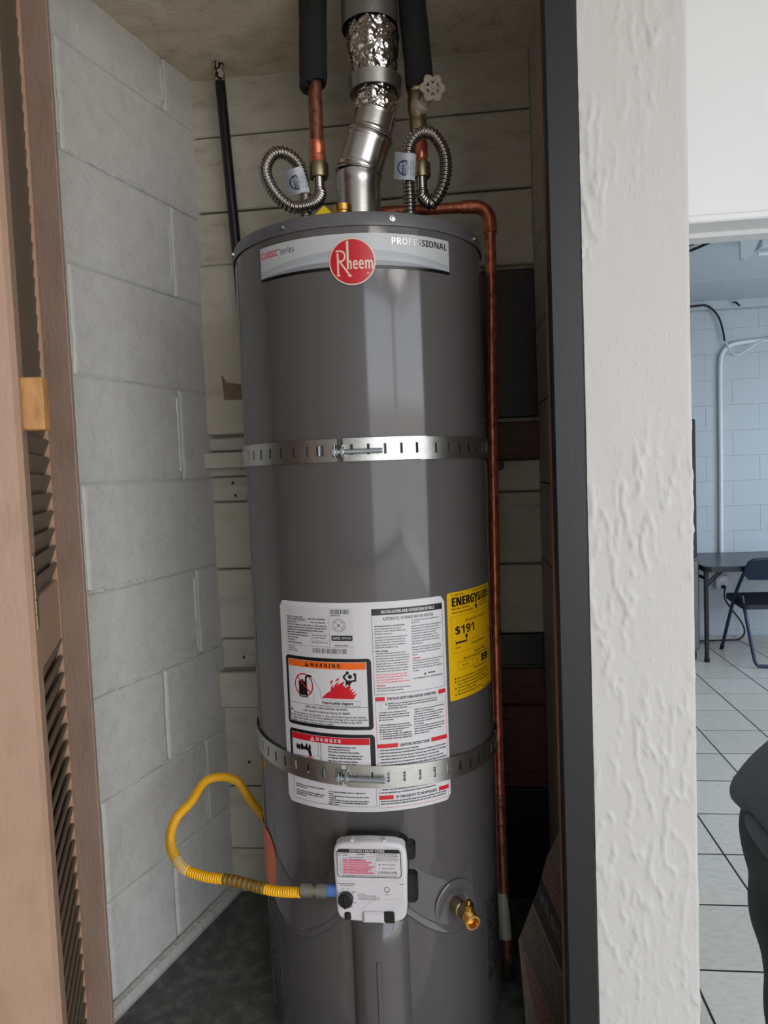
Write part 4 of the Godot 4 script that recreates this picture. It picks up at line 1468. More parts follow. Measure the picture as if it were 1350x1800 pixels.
	for s in [[[-48.0, 0.806], [-43.0, 0.787], [-37.0, 0.774], [-30.0, 0.776], [-24.0, 0.787], [-17.0, 0.806], [-11.0, 0.830]], [[13.0, 0.850], [17.0, 0.836], [22.0, 0.818], [27.0, 0.802], [33.0, 0.788], [39.0, 0.780], [45.0, 0.784], [50.0, 0.798]]]:
		var p := []
		for q in s:
			p.append(cyl(q[0], q[1], TR + 0.0005))
		var c := spline(p, 0.006)
		var g := G.new()
		# a pressed step: the plate above stands proud and ends in this lip
		for i in c.size() - 1:
			var a: Vector3 = c[i]
			var b: Vector3 = c[i + 1]
			var na := Vector3(a.x - TX, 0, a.z - TZ).normalized()
			var nb := Vector3(b.x - TX, 0, b.z - TZ).normalized()
			g.face([a + na * 0.0095, b + nb * 0.0095, b, a], Vector3(0, -1, 0))
			g.face([a + na * 0.0095, b + nb * 0.0095, b + Vector3.UP * 0.03 + nb * 0.004, a + Vector3.UP * 0.03 + na * 0.004], (na + Vector3.UP * 0.06).normalized())
			g.face([a + Vector3.UP * 0.03 + na * 0.004, b + Vector3.UP * 0.03 + nb * 0.004, b + Vector3.UP * 0.075, a + Vector3.UP * 0.075], (na + Vector3.UP * 0.07).normalized())
		part("apron_edge", g, M.jacket, t)
		var g2 := G.new()
		for i in c.size() - 1:
			var a: Vector3 = c[i] - Vector3.UP * 0.018
			var b: Vector3 = c[i + 1] - Vector3.UP * 0.018
			var na := Vector3(a.x - TX, 0, a.z - TZ).normalized()
			var nb := Vector3(b.x - TX, 0, b.z - TZ).normalized()
			g2.face([a + na * 0.0012, b + nb * 0.0012, b - Vector3.UP * 0.004, a - Vector3.UP * 0.004], (na - Vector3.UP * 0.5).normalized())
			g2.face([a + na * 0.0012, b + nb * 0.0012, b + Vector3.UP * 0.012, a + Vector3.UP * 0.012], (na + Vector3.UP * 0.2).normalized())
		part("apron_bead", g2, M.jacket, t)
	# ventilation slots on both lower sides
	var pg := G.new()
	for side in [[-67.0, -50.0], [62.0, 77.0]]:
		for i in 9:
			for j in 26:
				var a := lerpf(side[0], side[1], i / 8.0)
				pg.box(cyl(a, 0.625 + j * 0.0058 + (0.003 if i % 2 else 0.0), TR + 0.0002), Vector3(0.0042, 0.0022, 0.001), Basis(Vector3.UP, deg_to_rad(a)) * Basis(Vector3(0, 0, 1), 0.5), 0.0002)
	part("vent_slots", pg, M.black_steel, t).set_meta("kind", "stuff")
	# drain valve in its dished collar
	var da := 39.0
	var dn := Vector3(sin(deg_to_rad(da)), 0, cos(deg_to_rad(da)))
	var db := Basis(Vector3.UP.cross(dn), dn, Vector3.UP.cross(dn).cross(dn))
	part("collar", G.new().lathe([Vector2(0.019, -0.02), Vector2(0.0195, 0.001), Vector2(0.026, 0.0045), Vector2(0.040, 0.0065), Vector2(0.043, 0.005), Vector2(0.0435, -0.006)], 40, Transform3D(db, cyl(da, 0.812, TR))), M.jacket, t)
	part("collar_hole", G.new().lathe([Vector2(0.0001, 0.0022), Vector2(0.0196, 0.0022)], 28, Transform3D(db, cyl(da, 0.812, TR))), M.black_plastic, t)
	var dv := part("drain_valve", G.new().lathe([Vector2(0.0135, 0.0), Vector2(0.0135, 0.022), Vector2(0.0115, 0.024), Vector2(0.0115, 0.030), Vector2(0.0125, 0.032), Vector2(0.0125, 0.040), Vector2(0.0001, 0.044)], 24, Transform3D(db, cyl(da, 0.812, TR))), M.brass_dull, t, "brass drain valve")
	var s0 := cyl(da, 0.812, TR) + dn * 0.036
	var od := (Vector3(0.40, -0.10, 0.91)).normalized()
	var oy := Vector3.UP.cross(od).normalized()
	var ob := Basis(oy, od, oy.cross(od))
	var th := [Vector2(0.0085, -0.012), Vector2(0.0095, 0.006)]
	for i in 5:
		th.append_array([Vector2(0.0125, 0.008 + i * 0.003), Vector2(0.0112, 0.0095 + i * 0.003)])
	th.append_array([Vector2(0.0125, 0.024), Vector2(0.0095, 0.0242), Vector2(0.0085, 0.014), Vector2(0.0001, 0.013)])
	part("hose_outlet", G.new().lathe(th, 28, Transform3D(ob, s0)), M.brass, dv)
	part("stem", G.new().lathe([Vector2(0.0095, 0.0), Vector2(0.0095, 0.010), Vector2(0.008, 0.011), Vector2(0.0095, 0.0125), Vector2(0.0095, 0.016), Vector2(0.004, 0.017), Vector2(0.004, 0.023), Vector2(0.0001, 0.024)], 20, Transform3D(Basis(Vector3(0, 0, 1), -0.1), s0 + Vector3(0.001, 0.002, 0.002))), M.brass, dv)
	build_control(t)


# the gas control: a white cover with its dial on a black body
func build_control(t: Node3D) -> void:
	var z := -1.088
	var body := G.new()
	body.box(Vector3(-0.163, 0.899, -1.138), Vector3(0.108, 0.114, 0.066), Basis(), 0.008)
	body.box(Vector3(-0.160, 0.961, -1.120), Vector3(0.094, 0.020, 0.026), Basis(), 0.006)
	body.box(Vector3(-0.103, 0.950, -1.113), Vector3(0.018, 0.026, 0.024), Basis(), 0.004)
	body.box(Vector3(-0.102, 0.889, -1.113), Vector3(0.020, 0.046, 0.026), Basis(), 0.005)
	body.box(Vector3(-0.137, 0.843, -1.120), Vector3(0.050, 0.026, 0.036), Basis(Vector3(0, 0, 1), 0.1), 0.008)
	var ctl := part("gas_control", body, M.black_plastic, t, "black gas control body behind a white cover")
	# cover: rounded outline, slightly domed, narrower at the foot
	var g := G.new()
	var w := 0.0580
	var h := 0.0630
	var cx := -0.1655
	var cy := 0.9060
	var ring := func(inset: float, zz: float) -> Array:
		var out := []
		for i in 73:
			var a := TAU * i / 72
			var c := cos(a)
			var s := sin(a)
			var px := signf(c) * pow(absf(c), 0.24) * (w - inset)
			var py := signf(s) * pow(absf(s), 0.24) * (h - inset)
			px *= 1.0 + 0.02 * (py / h)
			out.append(Vector3(cx + px, cy + py + 0.0028 * (1.0 - pow(px / w, 2.0)) * signf(s), zz))
		return out
	var rings := [ring.call(0.0, z - 0.024), ring.call(0.0, z - 0.008), ring.call(0.0014, z - 0.003), ring.call(0.005, z - 0.0004), ring.call(0.010, z), ring.call(0.056, z + 0.0002)]
	for r in rings.size() - 1:
		var k := g.v.size()
		for i in 73:
			for e in 2:
				var p: Vector3 = rings[r + e][i]
				var n := Vector3(p.x - cx, p.y - cy, 0).normalized()
				var zc: float = [0.0, 0.15, 0.6, 0.95, 1.0, 1.0][r + e]
				g.vert(p, (n * (1.0 - zc) + Vector3(0, 0, 1) * zc).normalized(), Vector2.ZERO)
		for i in 72:
			var a := k + i * 2
			g.tri(a, a + 1, a + 2)
			g.tri(a + 1, a + 3, a + 2)
	var c0 := g.vert(Vector3(cx, cy, z + 0.0002), Vector3(0, 0, 1))
	var k1 := g.v.size()
	for i in 73:
		g.vert(rings[5][i], Vector3(0, 0, 1))
	for i in 72:
		g.tri(c0, k1 + i, k1 + i + 1)
	g.box(Vector3(cx + 0.003, 0.8515, z - 0.002), Vector3(0.034, 0.018, 0.014), Basis(), 0.003)
	g.box(Vector3(cx - 0.028, 0.9715, z - 0.012), Vector3(0.006, 0.004, 0.012), Basis(), 0.001)
	g.box(Vector3(cx + 0.024, 0.9715, z - 0.012), Vector3(0.006, 0.004, 0.012), Basis(), 0.001)
	g.box(Vector3(cx - 0.010, 0.842, z - 0.014), Vector3(0.012, 0.008, 0.02), Basis(), 0.001)
	var cv := part("control_cover", g, M.cover_white, t, "white plastic control cover")
	# raised lower step and embossed bars
	var step := G.new()
	step.prism(PackedVector2Array([Vector2(-0.013, -0.0445), Vector2(-0.006, -0.037), Vector2(0.001, -0.0305), Vector2(0.010, -0.0278), Vector2(0.049, -0.0250), Vector2(0.049, -0.0240), Vector2(0.009, -0.0268), Vector2(0.000, -0.0295), Vector2(-0.007, -0.036), Vector2(-0.015, -0.0440)]), 0.0012, Transform3D(Basis(), Vector3(cx, cy, z - 0.0002)))
	for i in 9:
		step.box(Vector3(cx + 0.012 + i * 0.0045, cy - 0.0335, z), Vector3(0.0016, 0.006 + 0.003 * sin(i * 1.4), 0.0012), Basis(), 0.0004)
	part("embossing", step, M.cover_white, cv)
	var sheet := func(x0: float, x1: float, y0: float, y1: float, zz: float) -> G:
		var q := G.new()
		q.face([Vector3(x0, y1, zz), Vector3(x1, y1, zz), Vector3(x1, y0, zz), Vector3(x0, y0, zz)], Vector3(0, 0, 1), [Vector2(0, 0), Vector2(1, 0), Vector2(1, 1), Vector2(0, 1)])
		return q
	part("status_label", sheet.call(cx - 0.0530, cx + 0.0510, 0.9150, 0.9625, z + 0.0005), M.print_status, cv, "printed status light code label")
	part("dial_print", sheet.call(cx - 0.0535, cx + 0.0465, 0.8625, 0.9095, z + 0.0004), M.print_dial, cv)
	var kx := cx - 0.0400
	var ky := 0.8805
	var fx := Transform3D(Basis(Vector3.RIGHT, PI / 2), Vector3(kx, ky, z))
	var kn := G.new().lathe([Vector2(0.0120, -0.0015), Vector2(0.0118, 0.0085), Vector2(0.0105, 0.0100), Vector2(0.0001, 0.0104)], 40, fx)
	kn.box(Vector3(kx, ky, z + 0.0118), Vector3(0.0042, 0.021, 0.005), Basis(), 0.0014)
	part("knob", kn, M.black_plastic, cv, "round black dial knob")
	var st := Transform3D(Basis(Vector3.RIGHT, PI / 2), Vector3(cx + 0.0262, 0.8965, z))
	part("status_lens", G.new().lathe([Vector2(0.0046, -0.001), Vector2(0.0046, 0.0008), Vector2(0.0036, 0.0009), Vector2(0.0030, -0.0005), Vector2(0.0001, 0.0002)], 24, st), M.fitting_grey, cv)
	part("clip", G.new().box(Vector3(cx - 0.0385, 0.8515, z - 0.002), Vector3(0.0105, 0.013, 0.010), Basis(), 0.002), M.black_plastic, cv)
	part("clip", G.new().box(Vector3(cx + 0.0285, 0.852, z - 0.001), Vector3(0.0165, 0.018, 0.012), Basis(), 0.002), M.black_plastic, cv)
	var ww := G.new()
	for i in 4:
		ww.tube([Vector3(-0.166 + i * 0.003, 0.848, -1.106), Vector3(-0.162 + i * 0.004, 0.838, -1.104), Vector3(-0.150 + i * 0.004, 0.826, -1.112), Vector3(-0.142 + i * 0.003, 0.822, -1.14)], 0.0013, 6)
	part("wires", ww, M.lamp_white, ctl)
	part("gas_inlet", G.new().lathe([Vector2(0.013, 0.0), Vector2(0.013, 0.012)], 16, Transform3D(Basis(Vector3(0, 0, 1), PI / 2), Vector3(-0.210, 0.8855, -1.105))), M.valve_pink, ctl)


# ---------------------------------------------------------------- earthquake straps
func strap_band(a0: float, a1: float, yf: Callable, r: float, first: float, pitch: float, hw := 0.0185) -> G:
	var g := G.new()
	var edges := [a0]
	var a := a0
	var slots := []
	var s := first
	while s < a1 - 1.0:
		if s > a0 + 1.0:
			slots.append(s)
		s += pitch
	var sw := 0.55
	for q in slots:
		while a + 4.0 < q - sw:
			a += 3.0
			edges.append(a)
		edges.append_array([q - sw, q + sw])
		a = q + sw
	while a + 4.0 < a1:
		a += 3.0
		edges.append(a)
	edges.append(a1)
	for i in edges.size() - 1:
		var b: float = edges[i]
		var c: float = edges[i + 1]
		var hole := false
		for q in slots:
			if absf((b + c) * 0.5 - q) < 0.05:
				hole = true
		var zones := [[-hw, -0.0085], [0.0085, hw]] if hole else [[-hw, hw]]
		for zz in zones:
			for lay in [r, r - 0.0013]:
				var sg := 1.0 if lay == r else -1.0
				var k := g.v.size()
				for e in [[b, zz[0]], [c, zz[0]], [c, zz[1]], [b, zz[1]]]:
					g.vert(cyl(e[0], yf.call(e[0]) + e[1], lay), Vector3(sin(deg_to_rad(e[0])), 0, cos(deg_to_rad(e[0]))) * sg)
				g.tri(k, k + 1, k + 2)
				g.tri(k, k + 2, k + 3)
			for e in zz:
				g.face([cyl(b, yf.call(b) + e, r), cyl(c, yf.call(c) + e, r), cyl(c, yf.call(c) + e, r - 0.0013), cyl(b, yf.call(b) + e, r - 0.0013)], Vector3.UP * signf(e))
		if hole:
			for e in [b, c]:
				g.face([cyl(e, yf.call(e) - 0.0085, r), cyl(e, yf.call(e) + 0.0085, r), cyl(e, yf.call(e) + 0.0085, r - 0.0013), cyl(e, yf.call(e) - 0.0085, r - 0.0013)])
	for e in [a0, a1]:
		g.face([cyl(e, yf.call(e) - hw, r), cyl(e, yf.call(e) + hw, r), cyl(e, yf.call(e) + hw, r - 0.0013), cyl(e, yf.call(e) - hw, r - 0.0013)])
	return g


func build_straps() -> void:
	for n in 2:
		var y1: float = [1.5945, 1.0595][n]
		var slope: float = [0.0, -0.00018][n]
		var gap: float = [-2.6, -6.6][n]
		var yf := func(a: float) -> float: return y1 + slope * (a - gap)
		var t := thing("strap" if n == 0 else "strap_001", ["galvanized steel strap with slots round the upper half of the grey tank", "galvanized steel strap with slots crossing the white instruction sheet"][n], "strap", Vector3(TX, y1 - 0.0185, TZ), "earthquake straps on the water heater")
		part("band", strap_band(-112.0, gap - 1.2, yf, TR + 0.0035, -109.0, 6.6), M.zinc, t)
		part("band", strap_band(gap + 1.2, 33.2 if n == 0 else 46.0, yf, TR + 0.0052, gap + 4.6, 6.6), M.zinc, t)
		part("band", strap_band(30.0 if n == 0 else 40.0, 112.0, func(a: float) -> float: return y1 + slope * (a - gap) - 0.001, TR + 0.0036, 37.4 if n == 0 else 44.2, 6.6), M.zinc, t)
		# bent ears, bolt and nut
		var ears := G.new()
		for s in [-1.0, 1.0]:
			var a: float = gap + s * 1.2
			ears.box(cyl(a, yf.call(a) - 0.002, TR + 0.0105), Vector3(0.0016, 0.020, 0.016), Basis(Vector3.UP, deg_to_rad(a + s * 8.0)), 0.0004)
		part("ear", ears, M.zinc, t)
		var b0 := cyl(gap - 2.2, yf.call(gap) - 0.003, TR + 0.0115)
		var b1 := cyl(gap + 16.5, yf.call(gap) - 0.003 + slope * 16, TR + 0.014)
		var q := []
		var rr := []
		for i in 97:
			q.append(b0.lerp(b1, i / 96.0))
			rr.append(0.0040 + 0.0006 * (1.0 if i % 2 else -1.0))
		part("bolt", G.new().tube(q, rr, 14), M.zinc_bolt, t)
		var dir := (b1 - b0).normalized()
		var x := Vector3.UP.cross(dir).normalized()
		var bs := Basis(x, dir, x.cross(dir))
		for k in 2:
			part(["bolt_head", "nut"][k], G.new().lathe([Vector2(0.0001, -0.0032), Vector2(0.0082, -0.0030), Vector2(0.0086, 0.0), Vector2(0.0082, 0.0030), Vector2(0.0001, 0.0032)], 6, Transform3D(bs, b0.lerp(b1, [0.015, 0.185][k]))), M.zinc_bolt, t)
		part("washer", G.new().lathe([Vector2(0.0045, -0.001), Vector2(0.0092, -0.001), Vector2(0.0092, 0.001), Vector2(0.0045, 0.001)], 24, Transform3D(bs, b0.lerp(b1, 0.08))), M.zinc_bolt, t)
		# a folded tongue of steel stands in one slot on the left half
		var ta := gap - 9.0
		part("tongue", G.new().box(cyl(ta, yf.call(ta), TR + 0.0062), Vector3(0.0066, 0.0165, 0.0016), Basis(Vector3.UP, deg_to_rad(ta - 20.0)), 0.0006), M.zinc_bolt, t)


# ---------------------------------------------------------------- flue
func build_flue() -> void:
	var t := thing("flue_pipe", "galvanized flue pipe with crumpled foil tape rising crooked from the tank top", "flue pipe", Vector3(-0.18, 1.974, -1.385))
	var z := -1.385
	# lower crimped collar and the elbow gores
	var e := G.new()
	var segs := [[Vector3(-0.179, 1.972, z), Vector3(-0.176, 2.122, z), 0.041, 0.042], [Vector3(-0.1755, 2.125, z), Vector3(-0.153, 2.188, z), 0.0428, 0.0435], [Vector3(-0.151, 2.192, z), Vector3(-0.1395, 2.232, z), 0.0405, 0.0395]]
	for s in segs:
		var q := []
		var rr := []
		for i in 25:
			var u := i / 24.0
			q.append(s[0].lerp(s[1], u))
			var bead := exp(-pow((u - 0.10) / 0.035, 2.0)) + exp(-pow((u - 0.92) / 0.035, 2.0))
			rr.append(lerpf(s[2], s[3], u) + 0.0016 * bead)
		e.tube(q, rr, 48, false)
	part("elbow", e, M.duct, t)
	var jr := G.new()
	for s in [[Vector3(-0.1755, 2.124, z), Vector3(0.20, 0.98, 0), 0.0438], [Vector3(-0.152, 2.190, z), Vector3(0.30, 0.95, 0), 0.0440]]:
		var y: Vector3 = s[1].normalized()
		var bs := Basis(Vector3(y.y, -y.x, 0), y, Vector3(0, 0, 1))
		var pr := []
		for i in 13:
			var a := TAU * i / 12
			pr.append(Vector2(s[2] - 0.001 + 0.0026 * cos(a), 0.0026 * sin(a)))
		jr.lathe(pr, 48, Transform3D(bs, s[0]))
	part("joint_ring", jr, M.duct, t)
	# foil tape: crumpled facets
	var fz := FastNoiseLite.new()
	fz.seed = 31
	fz.noise_type = FastNoiseLite.TYPE_CELLULAR
	fz.cellular_return_type = FastNoiseLite.RETURN_DISTANCE2_SUB
	fz.frequency = 11.0
	var fs := FastNoiseLite.new()
	fs.seed = 8
	fs.frequency = 26.0
	var crumple := func(c0: Vector3, c1: Vector3, r0: float, r1: float, amp: float, nv: int, bulge: float) -> G:
		return G.new().grid(130, nv, func(u: float, v: float) -> Vector3:
			var c := c0.lerp(c1, v)
			var a := TAU * u
			var p := Vector3(sin(a), v * 2.0, cos(a))
			var un := 1.0 - absf(u * 2.0 - 1.0)
			var r := lerpf(r0, r1, v) + bulge * sin(PI * v)
			var ns := fz.get_noise_3d(sin(a) * 0.09, v * 0.16, cos(a) * 0.09) * amp + fs.get_noise_3d(sin(a) * 0.09, v * 0.2, cos(a) * 0.09) * amp * 0.4
			return c + Vector3(sin(a), fs.get_noise_3d(sin(a) * 0.2, v, 3.0) * 0.05, cos(a)) * (r + ns), 1.0, false)
	part("foil_tape", crumple.call(Vector3(-0.1395, 2.205, z), Vector3(-0.1385, 2.290, z), 0.0390, 0.0440, 0.0085, 60, 0.004), M.foil, t, "crumpled foil tape")
	part("foil_tape", crumple.call(Vector3(-0.1385, 2.288, z), Vector3(-0.1425, 2.405, z), 0.0455, 0.0545, 0.0100, 80, 0.004), M.foil, t, "crumpled foil tape")
	part("foil_tape", crumple.call(Vector3(-0.1795, 1.970, z), Vector3(-0.1775, 2.072, z), 0.0450, 0.0432, 0.0065, 50, 0.0), M.foil, t, "crumpled foil tape at the foot")
	part("clamp_band", G.new().lathe([Vector2(0.0475, -0.0135), Vector2(0.0490, -0.0130), Vector2(0.0505, 0.0130), Vector2(0.0490, 0.0135)], 64, Transform3D(Basis(Vector3(0, 0, 1), -0.03), Vector3(-0.1385, 2.279, z))), M.zinc, t, "plain steel band")
	part("upper_duct", G.new().lathe([Vector2(0.0525, 2.385), Vector2(0.0530, 2.40), Vector2(0.0530, 2.50)], 64, Transform3D(Basis(), Vector3(-0.1435, 0, z))), M.duct_old, t, "dull grey upper duct")


# ---------------------------------------------------------------- water lines
func nut(at: Vector3, r: float, h: float) -> G:
	return G.new().lathe([Vector2(r * 0.7, -h), Vector2(r * 0.96, -h), Vector2(r, -h * 0.8), Vector2(r, h * 0.8), Vector2(r * 0.96, h), Vector2(r * 0.7, h)], 6, Transform3D(Basis(Vector3.UP, 0.35), at))


func foam_sleeve(x0: float, x1: float, y0: float, z: float, r: float, called: String, label: String, sd: int) -> void:
	var nz := FastNoiseLite.new()
	nz.seed = sd
	nz.frequency = 20.0
	var g := G.new().grid(40, 30, func(u: float, v: float) -> Vector3:
		var a := TAU * u
		var y := lerpf(y0 + 0.008 * nz.get_noise_2d(sin(a) * 0.2, cos(a) * 0.2) + 0.006 * sin(a), 2.5, v)
		var rr := r * (1.0 + 0.06 * nz.get_noise_3d(sin(a) * 0.1, y, cos(a) * 0.1)) * (1.0 if v > 0.02 else 0.93)
		return Vector3(lerpf(x0, x1, v) + sin(a) * rr, y, z + cos(a) * rr))
	g.grid(40, 2, func(u: float, v: float) -> Vector3:
		var a := TAU * u
		var y := y0 + 0.008 * nz.get_noise_2d(sin(a) * 0.2, cos(a) * 0.2) + 0.006 * sin(a)
		return Vector3(x0 + sin(a) * lerpf(r * 0.93, 0.014, v), y + v * 0.002, z + cos(a) * lerpf(r * 0.93, 0.014, v)))
	tag(part(called, g, M.foam), label, "pipe insulation", "black foam sleeves on the water pipes")


func build_water_lines() -> void:
	var l := thing("water_pipe", "left copper water pipe coming down from a black foam sleeve", "pipe", Vector3(-0.255, 2.14, -1.40))
	part("tube", G.new().tube([Vector3(-0.252, 2.50, -1.40), Vector3(-0.256, 2.30, -1.40), Vector3(-0.2565, 2.19, -1.40)], 0.0135, 24), M.copper_old, l)
	part("adapter", G.new().lathe([Vector2(0.0138, 0.05), Vector2(0.0155, 0.048), Vector2(0.0158, 0.03), Vector2(0.0145, 0.028), Vector2(0.0145, 0.022), Vector2(0.0165, 0.020), Vector2(0.0168, 0.0), Vector2(0.012, -0.004)], 28, Transform3D(Basis(), Vector3(-0.2565, 2.148, -1.40))), M.copper, l)
	foam_sleeve(-0.2585, -0.251, 2.300, -1.40, 0.0268, "foam_sleeve", "black foam sleeve over the left copper pipe above the tank", 2)
	var r := thing("water_pipe_001", "right water pipe with its valve coming down from a black foam sleeve", "pipe", Vector3(-0.060, 2.14, -1.40))
	part("tube", G.new().tube([Vector3(-0.066, 2.50, -1.41), Vector3(-0.062, 2.28, -1.41), Vector3(-0.060, 2.15, -1.41)], 0.0118, 24), M.brass_dull, r)
	part("adapter", G.new().lathe([Vector2(0.0115, 0.055), Vector2(0.0135, 0.05), Vector2(0.0138, 0.025), Vector2(0.012, 0.02), Vector2(0.0135, 0.016), Vector2(0.0138, 0.0), Vector2(0.010, -0.004)], 28, Transform3D(Basis(), Vector3(-0.0575, 2.128, -1.405))), M.copper, r)
	foam_sleeve(-0.0545, -0.068, 2.283, -1.41, 0.0262, "foam_sleeve_001", "black foam sleeve over the right water pipe above the wheel valve", 7)
	# gate valve with its crusted wheel
	var v := thing("shutoff_valve", "old shutoff valve with a crusted white handwheel under the right foam sleeve", "valve", Vector3(-0.061, 2.20, -1.41))
	var body := G.new().lathe([Vector2(0.0120, -0.052), Vector2(0.0165, -0.050), Vector2(0.0168, -0.030), Vector2(0.0150, -0.026), Vector2(0.0185, -0.012), Vector2(0.0190, 0.010), Vector2(0.0150, 0.022), Vector2(0.0170, 0.026), Vector2(0.0172, 0.046), Vector2(0.0120, 0.048)], 28, Transform3D(Basis(), Vector3(-0.061, 2.252, -1.41)))
	part("body", body, M.brass_dull, v)
	var d := (Vector3(0.60, 0.42, 0.68)).normalized()
	var x := Vector3.UP.cross(d).normalized()
	var bs := Basis(x, d, x.cross(d))
	part("bonnet", G.new().lathe([Vector2(0.014, 0.0), Vector2(0.0145, 0.018), Vector2(0.010, 0.022), Vector2(0.0105, 0.032), Vector2(0.005, 0.036), Vector2(0.005, 0.050)], 20, Transform3D(bs, Vector3(-0.061, 2.238, -1.41))), M.valve_crust, v)
	var wd := (Vector3(0.26, -0.10, 0.96)).normalized()
	var wx := Vector3.UP.cross(wd).normalized()
	var wb := Basis(wx, wd.cross(wx), wd)
	var wc := Vector3(-0.030, 2.261, -1.372)
	var wheel := G.new()
	var rim := []
	for i in 61:
		var a := TAU * i / 60
		var rr := 0.0185 + 0.0032 * cos(a * 6.0)
		rim.append(wc + wb * Vector3(cos(a) * rr, sin(a) * rr, 0.0))
	wheel.tube(rim, 0.0042, 10, false)
	for i in 6:
		var a := TAU * (i + 0.0) / 6
		wheel.tube([wc + wb * Vector3(0, 0, 0.002), wc + wb * Vector3(cos(a) * 0.019, sin(a) * 0.019, 0)], 0.0032, 8)
	wheel.lathe([Vector2(0.0001, 0.007), Vector2(0.003, 0.007), Vector2(0.004, 0.004), Vector2(0.008, 0.0035), Vector2(0.009, -0.004), Vector2(0.0001, -0.005)], 16, Transform3D(wb * Basis(Vector3.RIGHT, PI / 2), wc))
	part("handwheel", wheel, M.valve_crust, v, "crusted white handwheel")
	# stainless corrugated connectors
	var pl := [Vector3(-0.2555, 2.106, -1.398), Vector3(-0.2535, 2.092, -1.393), Vector3(-0.2660, 2.070, -1.372), Vector3(-0.302, 2.061, -1.352), Vector3(-0.333, 2.090, -1.349), Vector3(-0.3485, 2.130, -1.352), Vector3(-0.336, 2.162, -1.360), Vector3(-0.312, 2.166, -1.368), Vector3(-0.289, 2.146, -1.374), Vector3(-0.2815, 2.111, -1.377), Vector3(-0.280, 2.07, -1.376), Vector3(-0.283, 2.003, -1.373)]
	var pr := [Vector3(-0.0575, 2.092, -1.403), Vector3(-0.0545, 2.074, -1.400), Vector3(-0.036, 2.061, -1.388), Vector3(-0.0145, 2.094, -1.378), Vector3(-0.0115, 2.138, -1.372), Vector3(-0.031, 2.173, -1.364), Vector3(-0.057, 2.174, -1.354), Vector3(-0.0765, 2.150, -1.352), Vector3(-0.0795, 2.104, -1.357), Vector3(-0.0795, 2.06, -1.366), Vector3(-0.080, 2.003, -1.372)]
	for i in 2:
		var p: Array = [pl, pr][i]
		var c := thing("flex_connector" if i == 0 else "flex_connector_001", ["looped stainless corrugated connector on the left of the flue", "looped stainless corrugated connector on the right of the flue"][i], "hose", p[p.size() - 1], "stainless connectors on the tank top")
		part("hose", hose(G.new(), p, 0.0096, 0.0124, 0.0068, 20), M.steel, c)
		var top: Vector3 = p[0]
		part("sleeve", G.new().lathe([Vector2(0.0095, -0.012), Vector2(0.0105, -0.010), Vector2(0.0105, 0.022), Vector2(0.012, 0.024)], 24, Transform3D(Basis(), top + Vector3(0, 0.004, 0))), M.steel, c)
		part("nut", nut(top + Vector3(0, 0.0345, 0), 0.0205 if i == 0 else 0.018, 0.0135), M.brass_dull, c)
		# paper tag folded round the hose
		var a := G.new()
		var tc := [Vector3(-0.2865, 2.112, -1.3745), Vector3(-0.0790, 2.112, -1.3545)][i] as Vector3
		var wdt := [0.021, 0.021][i] as float
		var tilt := [0.20, -0.08][i] as float
		var rows := []
		for j in 13:
			var u := j / 12.0
			var ang := lerpf(-1.0, 1.25, u)
			var off := Vector3(sin(ang) * 0.0142, 0, cos(ang) * 0.0142) if u > 0.25 else Vector3(sin(-0.44) * 0.0142 - (0.25 - u) * 0.075, 0, cos(-0.44) * 0.0142 + (0.25 - u) * 0.02)
			rows.append(off)
		var k := a.v.size()
		for j in 13:
			for e in 2:
				var yy := 0.024 * (1 if e == 0 else -1)
				var q: Vector3 = Basis(Vector3(0, 0, 1), tilt) * (rows[j] + Vector3(0, yy, 0))
				a.vert(tc + q, Vector3(rows[j].x, 0, rows[j].z).normalized(), Vector2(j / 12.0, e))
		for j in 12:
			a.tri(k + j * 2, k + j * 2 + 1, k + j * 2 + 2)
			a.tri(k + j * 2 + 1, k + j * 2 + 3, k + j * 2 + 2)
		part("paper_tag", a, M.print_tag, c, "white paper tag with blue printing")


